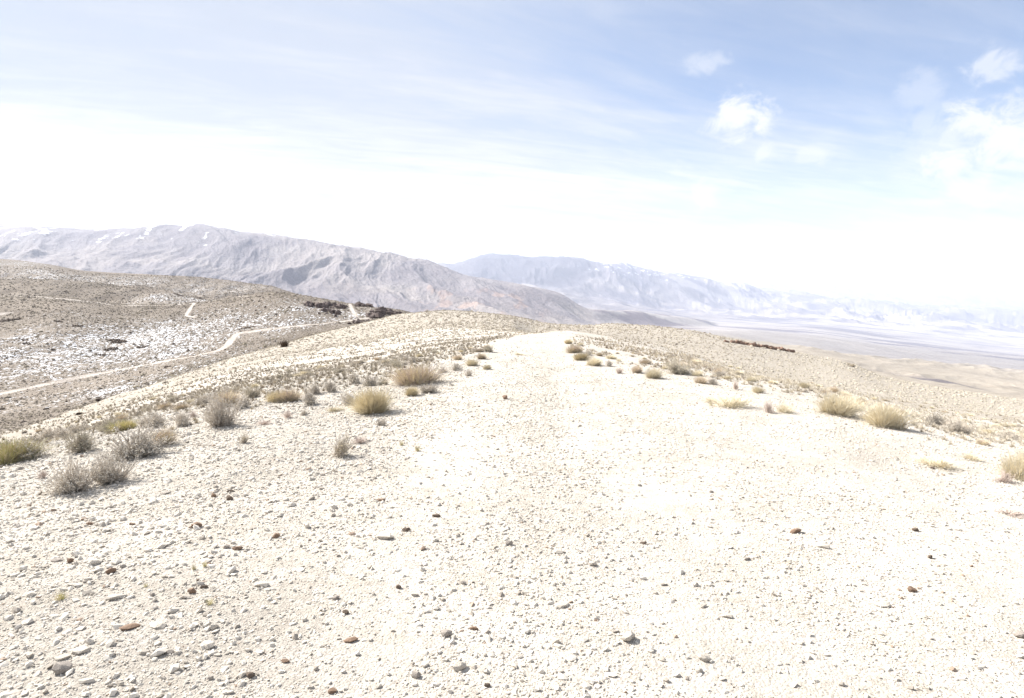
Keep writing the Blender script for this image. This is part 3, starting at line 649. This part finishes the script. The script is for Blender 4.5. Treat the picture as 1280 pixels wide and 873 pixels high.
def unit_sage(seed, nb=200, spread=1.0, leafn=5, openness=.25):
    """wiry branching shrub, one unit wide, about .55 high"""
    rg = np.random.default_rng(seed)
    nc = rg.integers(5, 9); cth = rg.uniform(0, 6.28, nc); cel = rg.uniform(.15, 1.35, nc)
    which = rg.integers(0, nc, nb)
    th = cth[which] + rg.normal(0, .45, nb); e = np.clip(cel[which] + rg.normal(0, .28, nb), .06, 1.5)
    Ln = rg.uniform(.4, 1.1, nb) * (.5 * (np.cos(e) ** 2) + .52 * np.sin(e) ** 2) ** 1.0 * rg.uniform(.8, 1.15, nc)[which]
    D = np.stack([np.cos(th) * np.cos(e), np.sin(th) * np.cos(e), np.sin(e)], -1)
    P0 = np.stack([rg.normal(0, .035, nb), rg.normal(0, .035, nb), np.zeros(nb) - .01], -1)
    P1 = P0 + D * Ln[:, None] * .5 + rg.normal(0, .03, (nb, 3)); P1[:, 2] -= .01
    P2 = P0 + D * Ln[:, None] + rg.normal(0, .03, (nb, 3)); P2[:, 2] = np.abs(P2[:, 2] + .04 * np.cos(e))
    V1, F1 = tubes(P0, P1, P2, np.full(nb, .009), np.full(nb, .004))
    # side twigs
    k = 6; t = rg.uniform(.35, 1, (nb, k, 1)); B = np.where(t < .5, P0[:, None] + (P1 - P0)[:, None] * t * 2, P1[:, None] + (P2 - P1)[:, None] * (t * 2 - 1)).reshape(-1, 3)
    dd = np.repeat(D, k, 0) * .8 + rg.normal(0, .6, (nb * k, 3)); dd[:, 2] += .35; dd /= np.linalg.norm(dd, axis=1)[:, None]
    tl = rg.uniform(.05, .16, (nb * k, 1)); E1 = B + dd * tl * .5; E2 = B + dd * tl + rg.normal(0, .012, (nb * k, 3)); E2[:, 2] = np.abs(E2[:, 2])
    V2, F2 = tubes(B, E1, E2, np.full(nb * k, .004), np.full(nb * k, .002))
    stems = (np.concatenate([V1, V2]), np.concatenate([F1, F2 + len(V1)]))
    LP = []
    for q in range(leafn): LP.append(B + (E2 - B) * rg.uniform(.3, 1.05, (nb * k, 1)) + rg.normal(0, .008, (nb * k, 3)))
    return stems, leaves(np.concatenate(LP), .020, rg)
def unit_grass(seed, nb=1500, h=.55, lean=.8, wid=.006, rootr=.22):
    """dome of fine stiff stems, one unit wide"""
    rg = np.random.default_rng(seed)
    nc = 9; ct = rg.uniform(0, 6.28, nc); cr = rg.uniform(0, rootr, nc) ; wh = rg.integers(0, nc, nb)
    P0 = np.stack([cr[wh] * np.cos(ct[wh]) + rg.normal(0, .05, nb), cr[wh] * np.sin(ct[wh]) + rg.normal(0, .05, nb), np.zeros(nb) - .01], -1)
    th = rg.uniform(0, 6.28, nb); e = np.arcsin(np.clip(rg.uniform(.10, 1, nb) ** lean, 0, 1))
    out = np.stack([np.cos(th) * np.cos(e), np.sin(th) * np.cos(e), np.sin(e)], -1) + P0 * np.array([1.2, 1.2, 0])
    L = rg.uniform(.6, 1.05, nb)[:, None] * np.array([.40, .40, h])[None] * rg.uniform(.85, 1.15, nc)[wh][:, None]
    P2 = P0 + out * L; P1 = P0 + out * L * .5; P1[:, 2] += .03; P2[:, 2] = np.maximum(P2[:, 2], .01)
    m = nb * 45 // 100
    V1, F1 = tubes(P0[:m], P1[:m], P2[:m], np.full(m, wid * .8), np.full(m, wid * .3))
    V2, F2 = tubes(P0[m:], P1[m:], P2[m:], np.full(nb - m, wid * .7), np.full(nb - m, wid * .3))
    return (V1, F1), (V2, F2)
def m_only(name, VF, mat):
    o = mesh_from(name, VF[0], VF[1], mat); me = o.data; bpy.data.objects.remove(o); return me
LIB = {}
for q in range(4):
    s, l = unit_sage(20 + q); LIB['sage', q] = [('stem', m_only('stem', s, PM['bark'])), ('foliage', m_only('foliage', l, PM['sageleaf']))]
    s, l = unit_sage(30 + q, 230, leafn=7); LIB['olive', q] = [('stem', m_only('stem', s, PM['bark'])), ('foliage', m_only('foliage', l, PM['olive']))]
    s, l = unit_sage(40 + q, 110, leafn=2); LIB['pink', q] = [('stem', m_only('stem', s, PM['pink'])), ('foliage', m_only('foliage', l, PM['pink']))]
    s, l = unit_sage(45 + q, 90, leafn=3); LIB['sparse', q] = [('stem', m_only('stem', s, PM['bark'])), ('foliage', m_only('foliage', l, PM['gold']))]
    for nm, m1, m2, kw in (('gold', 'gold', 'straw', dict(nb=1900, h=.6)), ('straw', 'straw', 'pale', dict(nb=1700, h=.52)), ('pale', 'pale', 'straw', dict(nb=500, h=.38)),
                           ('yellow', 'green', 'gold', dict(nb=1700, h=.5)), ('green', 'green', 'straw', dict(nb=70, h=.9, wid=.014, lean=.45, rootr=.15)), ('tan', 'gold', 'pink', dict(nb=1500, h=.5)),
                           ('dark', 'darkleaf', 'darkleaf', dict(nb=900, h=.8, wid=.012))):
        s, l = unit_grass(hash(nm) % 1 + 60 + q * 7 + len(nm), **kw)
        LIB[nm, q] = [('stem', m_only('stem', s, PM[m1])), ('foliage', m_only('foliage', l, PM[m2]))]
NAMES = {'sage': ('sagebrush', 'shrub'), 'olive': ('sagebrush', 'shrub'), 'pink': ('dry_shrub', 'shrub'), 'sparse': ('dry_shrub', 'shrub'), 'gold': ('rabbitbrush', 'shrub'), 'straw': ('bunchgrass', 'grass clump'),
         'pale': ('bunchgrass', 'grass clump'), 'yellow': ('rabbitbrush', 'shrub'), 'green': ('grass_tuft', 'grass tuft'), 'tan': ('rabbitbrush', 'shrub'), 'dark': ('dark_shrub', 'shrub')}
HREL = {'sage': .5, 'olive': .5, 'pink': .5, 'sparse': .5, 'gold': .56, 'straw': .5, 'pale': .36, 'yellow': .48, 'green': .8, 'tan': .48, 'dark': .75}
def shrub_at(p, wd, ht, kind, label, group=None, seed=0):
    rg = random.Random(seed * 31 + 5); root = bpy.data.objects.new(NAMES[kind][0], None); COL.objects.link(root)
    root.empty_display_size = .1; root.location = p
    root.rotation_euler = (0, 0, rg.uniform(0, 6.28)); root.scale = (wd, wd, ht / HREL[kind])
    for pn, me in LIB[kind, rg.randrange(4)]:
        o = bpy.data.objects.new(pn, me); COL.objects.link(o); o.parent = root
    return tag(root, label, NAMES[kind][1], group)
def shrub(x, y, wpx, hpx, kind, label, group=None, seed=None):
    h_ = hit(x, y)
    if h_ is None: return
    k = h_[1] / F
    return shrub_at((h_[0], h_[1], h_[2] - .005), wpx * k * 1.08, hpx * k * .96, kind, label, group, seed if seed is not None else int(x * 3 + y))
SH = [(12,577,72,30,'yellow','yellow green bush cut by the left edge'),
 (37,573,52,24,'sage','grey brown sagebrush overlapping the yellow green bush at left edge'),
 (102,565,44,25,'olive','dark leafed round sagebrush second from the left edge'),
 (172,570,90,34,'sage','widest pale grey sagebrush in the left cluster'),
 (206,556,40,24,'tan','tan bush at the right end of the widest grey sagebrush'),
 (97,613,68,40,'sage','nearest grey sagebrush at left, densest of its forked pair'),
 (142,603,56,34,'sage','open branched sagebrush, right half of the nearest forked pair'),
 (53,598,16,11,'pink','tiny pinkish twiggy plant left of the nearest sagebrush'),
 (64,547,26,13,'sage','small low grey bush above the left cluster'),
 (100,541,28,12,'sage','small hazy grey bush above the dark leafed round sagebrush'),
 (136,541,32,17,'olive','olive bush behind the widest grey sagebrush'),
 (156,538,38,15,'yellow','yellow green bush behind the widest grey sagebrush'),
 (180,535,26,12,'sage','low grey bush right of the small yellow green one'),
 (196,534,36,20,'sage','grey bush up and right of the widest sagebrush'),
 (226,533,34,17,'sage','grey brown bush between two grey bushes in the left row'),
 (241,522,13,9,'pink','small reddish brown plant above the left row'),
 (278,533,50,38,'sage','tall pale grey sagebrush right of the left row'),
 (229,512,22,9,'tan','small tan bush at the top edge of the left row'),
 (256,505,26,12,'sage','low pale bush at the top of the left row'),
 (284,508,46,22,'tan','tan bush behind the tall pale grey sagebrush'),
 (303,510,26,16,'sage','small grey bush behind the tall pale sagebrush on its right'),
 (305,554,18,13,'sparse','small dry clump alone below the tall pale sagebrush'),
 (316,497,24,13,'olive','dark small bush above the tall pale grey sagebrush'),
 (343,503,24,15,'gold','small golden bush left of a tan grey one'),
 (360,502,36,19,'tan','tan grey bush in the middle of the left row'),
 (386,506,30,15,'sage','dark grey bush casting shadow in the middle of the left row'),
 (394,493,22,12,'sage','small grey bush behind the dark grey one'),
 (412,490,24,13,'sage','grey bush up left of the big golden bush'),
 (441,480,28,13,'sage','pale grey bush behind the big golden bush'),
 (463,482,24,13,'sage','grey bush left of the big tan bush'),
 (479,481,15,9,'olive','small olive bush against the big tan bush'),
 (466,516,62,33,'gold','big golden green round bush left of the track'),
 (437,506,26,16,'sage','small grey bush touching the big golden bush on its left'),
 (420,514,26,8,'pale','low bleached grass left of the big golden bush'),
 (518,480,68,28,'tan','big wide tan bush beyond the golden one'),
 (514,495,20,13,'gold','small golden clump in front of the big tan bush'),
 (536,491,30,13,'sage','grey bush in front of the big tan bush on its right'),
 (570,463,18,9,'sage','dark grey small bush nearer the track on the left'),
 (586,470,14,8,'sage','small grey bush nearest the track edge on the left'),
 (497,460,20,9,'olive','small olive bush above the big tan bush'),
 (424,571,44,28,'sparse','sparse golden grey bush standing alone in the bare foreground'),
 (451,554,28,8,'pink','wispy low plant right of the lone sparse bush'),
 (476,532,16,9,'sage','tiny dark tuft below the big golden bush'),
 (380,519,11,7,'sage','tiny grey tuft left of the low bleached grass'),
 (359,523,18,10,'pink','small pinkish wispy plant below the left row'),
 (330,531,22,6,'pink','low flat brown twigs right of the tall pale sagebrush'),
 (610,440,16,8,'olive','small olive bush left of the track near the crest'),
 (602,449,18,8,'tan','small tan bush left of the track below the olive one'),
 (590,457,20,9,'straw','straw clump left of the track below the small tan bush'),
 (609,462,14,7,'straw','small straw clump at the left track edge'),
 (572,450,16,7,'tan','small tan bush left of the straw clump by the track'),
 (553,466,16,7,'sage','small grey bush right of the big tan bush'),
 (719,441,26,11,'tan','tan bush at the right track edge near the crest'),
 (726,450,28,10,'gold','golden low bush just below the tan one right of the crest'),
 (743,457,24,11,'straw','straw clump below the golden bush right of the crest'),
 (761,458,16,7,'sage','small grey bush right of a straw clump'),
 (710,430,13,6,'gold','small orange tan bush right of the road crest'),
 (764,449,18,6,'straw','low straw clump above the small grey bush'),
 (735,444,14,7,'sage','small grey bush between the tan and low straw clumps'),
 (775,467,15,8,'pink','pinkish grey small bush left end of the right row'),
 (796,466,20,10,'tan','dark tan bush in the right row'),
 (816,473,28,14,'straw','pale straw clump in the right row beside the round bush'),
 (848,467,36,19,'olive','round grey tan bush, largest of the right row'),
 (876,479,20,10,'tan','small tan bush right of the round grey tan bush'),
 (890,481,16,8,'sage','small grey bush at the right end of the right row'),
 (919,487,9,11,'pink','thin upright twiggy plant right of the right row'),
 (912,508,64,15,'pale','wide bleached grass clump right of the right row'),
 (888,503,24,9,'pale','small bleached grass clump left of the wide bleached one'),
 (947,491,18,9,'straw','small straw clump above the wide bleached grass'),
 (960,516,20,15,'pink','dry twiggy brown plant between bleached grass clumps'),
 (980,515,34,13,'pale','bleached grass clump right of the dry brown plant'),
 (1046,517,60,27,'straw','large pale straw clump, left of the big right pair'),
 (1108,533,58,30,'straw','large golden straw clump, right of the big right pair'),
 (1198,542,40,21,'sage','grey sagebrush right of the big straw pair'),
 (1168,533,32,15,'sage','sparse grey bush between straw pair and grey sagebrush'),
 (1072,513,22,14,'pale','bleached grass tucked between the two big straw clumps'),
 (1262,550,28,13,'sage','small grey bush up from the right edge clump'),
 (1276,598,50,40,'straw','straw coloured clump cut by the right edge'),
 (1252,602,32,16,'pink','pinkish low plant left of the right edge clump'),
 (1172,583,62,14,'pale','faint bleached grass patch on bare ground at right'),
 (1262,643,44,8,'pink','flat pinkish brown plant below the right edge clump'),
 (1215,575,30,10,'pale','faint bleached tuft left of the right edge clump'),
 (1228,556,20,8,'tan','low tan bush right of the grey sagebrush'),
 (243,712,10,9,'green','bright green grass tuft, left one of a close pair'),
 (256,709,10,11,'green','bright green grass tuft, right one of a close pair'),
 (74,750,26,12,'green','yellow green grass tuft alone at lower left'),
 (262,756,18,9,'green','faded green tuft below the bright green pair'),
 (182,734,10,6,'green','tiny faded tuft above the white elongated slab'),
 (522,564,13,9,'green','yellow green tuft at the left edge of the track'),
 (502,557,9,8,'green','faint yellow tuft left of the track edge tuft'),
 (888,507,8,5,'green','small yellow tuft at the foot of the bleached grass'),
 (650,444,16,4,'pale','low faded grass growing in the middle of the track'),
 (355,434,12,9,'dark','dark round bush on the slope edge above the ravine'),
 (1060,457,8,4,'sparse','small dark bush on the far right brow of the hill'),
 (1066,459,12,5,'sparse','thin bare bush right of the dark one on the brow'),
 (123,502,8,4,'dark','dark low bush upper of two on the left slope edge'),
 (99,519,10,4,'dark','dark low bush lower of two on the left slope edge')]
for q in SH: shrub(*q)
# more shrubs a stone's throw away, each one its own object
n_auto = 0; rg = random.Random(5)
while n_auto < 190:
    x = rg.uniform(-40, 1320)
    if x < 640: y0 = np.interp(x, [0, 130, 300, 450, 600, 640], [553, 522, 478, 458, 436, 430]); y = y0 + rg.uniform(-9, 15) * (1 - x / 900)
    else: y0 = np.interp(x, [640, 700, 760, 850, 1000, 1100, 1280], [424, 428, 445, 459, 486, 508, 545]); y = y0 + rg.uniform(-12, 8)
    h_ = hit(x, y)
    if h_ is None or math.hypot(h_[0], h_[1]) < 6 or math.hypot(h_[0], h_[1]) > 60 or abs(float(road_d(h_[0], h_[1]))) < 1.5: continue
    kd = rg.choice(['sage', 'sage', 'sage', 'olive', 'tan', 'straw', 'pale'] if x < 640 else ['sage', 'straw', 'straw', 'pale', 'pale', 'tan'])
    wd = rg.uniform(.18, .42); side = 'left' if x < 640 else 'right'
    nm = {'sage': 'small grey sagebrush', 'olive': 'small olive grey shrub', 'tan': 'small tan shrub', 'straw': 'small straw grass clump', 'pale': 'small bleached grass clump'}[kd]
    nm = nm if wd < .26 else nm.replace('small', 'low'); nm = nm if wd < .36 else nm.replace('low', 'fuller')
    shrub_at((h_[0], h_[1], h_[2] - .005), wd, wd * rg.uniform(.30, .44), kd, where(x, y, nm), 'small shrubs on the slope edge %s of the track' % side, n_auto)
    n_auto += 1

# ------------------------------------------------------------------ scrub carpet on the slopes (uncountable)
def dome_tuft(rg, n_bl=13, dome=True, bw=.07):
    V = []; Fc = []
    m = 6 if dome else 0                                          # rough low dome
    V.append((0, 0, .36 if dome else 0))
    for k in range(m):
        an = 6.283 * k / m + rg.uniform(-.2, .2); rr_ = rg.uniform(.30, .44); V.append((math.cos(an) * rr_, math.sin(an) * rr_, rg.uniform(.12, .24)))
    for k in range(m):
        an = 6.283 * k / m; V.append((math.cos(an) * .36, math.sin(an) * .36, -.03))
    for k in range(m):
        k2 = (k + 1) % m; Fc.append((0, 1 + k, 1 + k2)); Fc.append((1 + k, 1 + m + k, 1 + m + k2)); Fc.append((1 + k, 1 + m + k2, 1 + k2))
    for b in range(n_bl):
        an = rg.uniform(0, 6.283); e = rg.uniform(.2, 1.4); L = rg.uniform(.45, .62); d = (math.cos(an) * math.cos(e), math.sin(an) * math.cos(e), math.sin(e))
        p = (-math.sin(an) * bw, math.cos(an) * bw, .02); i = len(V)
        V += [(d[0] * .12 + p[0], d[1] * .12 + p[1], p[2]), (d[0] * .12 - p[0], d[1] * .12 - p[1], p[2]), (d[0] * L, d[1] * L, d[2] * L)]; Fc.append((i, i + 1, i + 2))
    return np.array(V), np.array(Fc)
def scrub(name, x, y, wd, cols, label, hrel=.9, nvar=6, seed=3, **kw):
    rg = random.Random(seed); z = zat(x, y); n = len(x); var = rng.integers(0, nvar, n); Vs, Fs, Cs = [], [], []; off = 0
    for q in range(nvar):
        tv, tf = dome_tuft(rg, **kw); ii = np.where(var == q)[0]
        if len(ii) == 0: continue
        S = np.stack([wd[ii], wd[ii] * rng.uniform(.8, 1.2, len(ii)), wd[ii] * hrel * rng.uniform(.7, 1.2, len(ii))], -1)
        V = rot_scale(np.broadcast_to(tv, (len(ii),) + tv.shape), S, rng.uniform(0, 6.28, len(ii)), np.zeros(len(ii)), np.zeros(len(ii)))
        V = V + np.stack([x[ii], y[ii], z[ii]], -1)[:, None]
        Vs.append(V.reshape(-1, 3)); Fs.append((tf[None] + (np.arange(len(ii)) * len(tv))[:, None, None]).reshape(-1, 3) + off); off += len(ii) * len(tv)
        c = cols[ii]; Cs.append(np.repeat(np.concatenate([c, np.ones((len(ii), 1))], 1), len(tv), 0))
    o = mesh_from(name, np.concatenate(Vs), np.concatenate(Fs), M_SCRUB, {'Col': ('FLOAT_COLOR', np.concatenate(Cs))})
    return tag(o, label, 'scrub', kind='stuff')
M_SCRUB = stone_mat('dry_scrub')
def seg_at(x, y):
    a = np.arctan2(x, y); r = np.log(np.hypot(x, y)); j = np.clip(np.searchsorted(AZ, a) - 1, 0, NA - 2); i = np.clip(np.searchsorted(LR, r) - 1, 0, NR - 2)
    return SEG[i, j], TRM[i, j]
N = 75000
a = rng.uniform(-R_(45), R_(45), N); r = np.exp(rng.uniform(math.log(7), math.log(330), N)); x = r * np.sin(a); y = r * np.cos(a)
sg, _ = seg_at(x, y); rd = road_d(x, y)
kp = (sg >= 2) & (sg <= 5) & ((np.abs(rd) > 1.35 + .9 * rng.random(N)) | (r > 55)) & (fbm(x / 6, y / 6, 301, 3) > -.55)
kp &= (rng.random(N) < sstep(r, 8, 22))
x, y, r = x[kp], y[kp], r[kp]; n = len(x)
wd = np.minimum(np.maximum(.10, r * .0020) * rng.random(n) ** (-1 / 3.2), .16 + r * .0045)
tone = rng.random(n)[:, None]; cols = np.where(tone < .45, np.array([.33, .29, .235]), np.where(tone < .85, np.array([.42, .37, .29]), np.array([.24, .20, .16]))) * rng.uniform(.8, 1.15, (n, 1))
cols = cols + (np.array([.46, .42, .35]) - cols) * (.55 * sstep(np.arctan2(x, y), .25, .5))[:, None]
nr_ = r < 48
cols = np.where((nr_ & (x > 0))[:, None], cols * 1.25, cols)
scrub('scrub', x[nr_], y[nr_], wd[nr_], cols[nr_], 'fine dry scrub on the near edge of the slopes beyond the bushes', n_bl=70, dome=False, bw=.018)
scrub('slope_scrub', x[~nr_], y[~nr_], wd[~nr_], cols[~nr_], 'fine dry scrub dotting the tan slopes further down from the bushes', seed=5)
N = 120000
a = rng.uniform(-R_(46), R_(2), N); r = np.exp(rng.uniform(math.log(105), math.log(1250), N)); x = r * np.sin(a); y = r * np.cos(a)
sg, tm = seg_at(x, y); kp = (sg >= 5) & (sg <= 11) & (tm < .05) & (rng.random(N) < .62 + .5 * fbm(x / 30, y / 30, 311, 3))
x, y, r = x[kp], y[kp], r[kp]; n = len(x)
wd = np.clip(np.maximum(.45, r * .0017) * rng.random(n) ** (-1 / 4.0), 0, 2.6)
tone = rng.random(n)[:, None]; cols = np.where(tone < .5, np.array([.20, .17, .135]), np.where(tone < .85, np.array([.28, .24, .175]), np.array([.10, .075, .06]))) * rng.uniform(.8, 1.15, (n, 1))
scrub('hillside_scrub', x, y, wd, cols, 'darker scrub over the snow patched hillside across the ravine', seed=9)

# ------------------------------------------------------------------ dark thickets and rock outcrops on the far hillside
def outcrop(x, y, wpx, hpx, label, seed, mt='dark'):
    h_ = hit(x, y)
    if h_ is None: return
    k = h_[1] / F; rg = random.Random(seed); bm = bmesh.new(); n = max(4, int(wpx / 1.1))
    for i in range(n):
        t = (i + .5) / n - .5; s = hpx * k * (rg.uniform(.22, .75) if wpx > 12.5 else rg.uniform(.4, .85)); cx_ = h_[0] + t * wpx * k; cy_ = h_[1] + (rg.uniform(-2.2, 2.2) if wpx > 12.5 else rg.uniform(-.4, .4)) * hpx * k
        zz = float(zat(cx_, cy_)); vs = []
        for q in range(16):
            v = Vector((rg.gauss(0, 1), rg.gauss(0, 1), rg.gauss(0, 1))).normalized() * rg.uniform(.8, 1.1)
            vs.append(bm.verts.new((cx_ + v.x * s * .85, cy_ + v.y * s * .7, zz + v.z * s * .75 + s * .25)))
        bmesh.ops.convex_hull(bm, input=vs)
    bmesh.ops.delete(bm, geom=[v for v in bm.verts if not v.link_faces], context='VERTS')
    me = bpy.data.meshes.new('rock_outcrop'); bm.to_mesh(me); bm.free(); me.materials.append(ROCKM2[mt]); o = bpy.data.objects.new('rock_outcrop', me); COL.objects.link(o)
    return tag(o, label, 'rock outcrop')
ROCKM2 = {'dark': stone_mat('dark_outcrop', use_attr=False, col=(.12, .09, .08)), 'rust': stone_mat('rusty_outcrop', use_attr=False, col=(.24, .16, .12))}
for q in [(400,383,30,9,'dark rock band high on the snowy spur left end'), (412,391,26,7,'dark rock band lower on the snowy spur'), (425,385,14,8,'dark rocks left of the spur trail'),
          (455,384,16,9,'dark rocks right of the spur trail'), (470,395,20,12,'dark rock mass where the spur meets the near hill'), (490,392,26,8,'dark rocks at the right tip of the spur'),
          (448,404,16,9,'dark rocks below the spur trail')]: outcrop(*q, seed=int(q[0]))
for i, (xx, yy, wp, hp) in enumerate([(908,428,5,3.5),(916,429,5,3.5),(924,430,9,4),(936,432,5,4),(944,433.5,8,4.5),(955,435,9,4.5),(966,437,7,4),(975,438,7,4),(986,440,12,3.5)]):
    outcrop(xx, yy, wp, hp * 1.5, 'rusty boulder cluster on the right hill crest, number %d from the left' % (i + 1) if False else
            ['leftmost small rusty boulder of the row on the right hill', 'second small rusty boulder from the left on the right hill', 'third rusty boulder cluster from the left on the right hill',
             'small rusty boulder fourth from left on the right hill', 'rusty boulder cluster in the middle of the right hill row', 'broad rusty boulder cluster right of the middle one on the hill',
             'rusty boulder cluster third from the right end of the row', 'rusty boulder cluster next to the right end of the row', 'flat rusty boulder cluster at the right end of the row'][i], 50 + i, 'rust')
def thicket(x, y, wpx, hpx, label):
    h_ = hit(x, y)
    if h_ is None: return
    k = h_[1] / F; rg = random.Random(int(x)); Vs, Fs = [], []; off = 0
    for i in range(int(6 + wpx)):
        cx_ = h_[0] + rg.gauss(0, .27) * wpx * k; cy_ = h_[1] + rg.gauss(0, .5) * hpx * k; s = hpx * k * rg.uniform(.35, 1.0) * .85
        tv, tf = dome_tuft(rg, 40, True, .05); Vs.append(tv * s * np.array([1.1, 1.1, .9]) + np.array([cx_, cy_, float(zat(cx_, cy_))])); Fs.append(tf + off); off += len(tv)
    o = mesh_from('thicket', np.concatenate(Vs), np.concatenate(Fs), PM['darkleaf']); tag(o, label, 'thicket')
for x_, y_, w_, h__, lb in [(145,427,20,9,'dark thicket largest of those on the snowy hillside'), (139,437,11,7,'dark thicket just below the largest one'), (181,434,14,6,'dark thicket right of the largest one'),
                            (127,444,12,5,'dark thicket lowest in the middle of the snowy hillside'), (98,408,12,5,'dark thicket upper middle of the snowy hillside'), (72,402,9,4,'small dark thicket high on the snowy hillside'),
                            (12,401,20,7,'dark thicket near the left edge on the hillside'), (34,430,10,5,'dark thicket at left amid snow'), (208,459,9,5,'small dark bush beside the long trail'),
                            (310,410,14,5,'dark thicket above the long trail bend'), (225,370,20,4,'dark strip of brush behind the first crest'), (250,373,20,4,'dark strip of brush right of the first strip'),
                            (30,425,9,4,'small dark thicket above another at left')]:
    thicket(x_, y_, w_, h__, lb)

# ------------------------------------------------------------------ haze
ZT = float(Z.max()) + 60; ZB = float(Z.min()) - 1.0
bm = bmesh.new(); bmesh.ops.create_cube(bm, size=1.0)
for v_ in bm.verts: v_.co = Vector((v_.co.x * 130000, v_.co.y * 130000, ZT if v_.co.z > 0 else ZB))
me = bpy.data.meshes.new('haze'); bm.to_mesh(me); bm.free()
hm, t = new_mat('haze_air'); out = t.node('ShaderNodeOutputMaterial'); pv = t.node('ShaderNodeVolumePrincipled')
pv.inputs['Color'].default_value = (.74, .82, 1.0, 1); pv.inputs['Density'].default_value = HAZE_DENSITY; pv.inputs['Anisotropy'].default_value = .15
t.l.new(pv.outputs[0], out.inputs['Volume']); me.materials.append(hm)
hz = bpy.data.objects.new('haze', me); COL.objects.link(hz); tag(hz, 'pale blue haze filling the far valley air', 'haze', kind='stuff')
print('land', NR, NA, NR * NA, 'zmax', ZT, 'stones', NS)
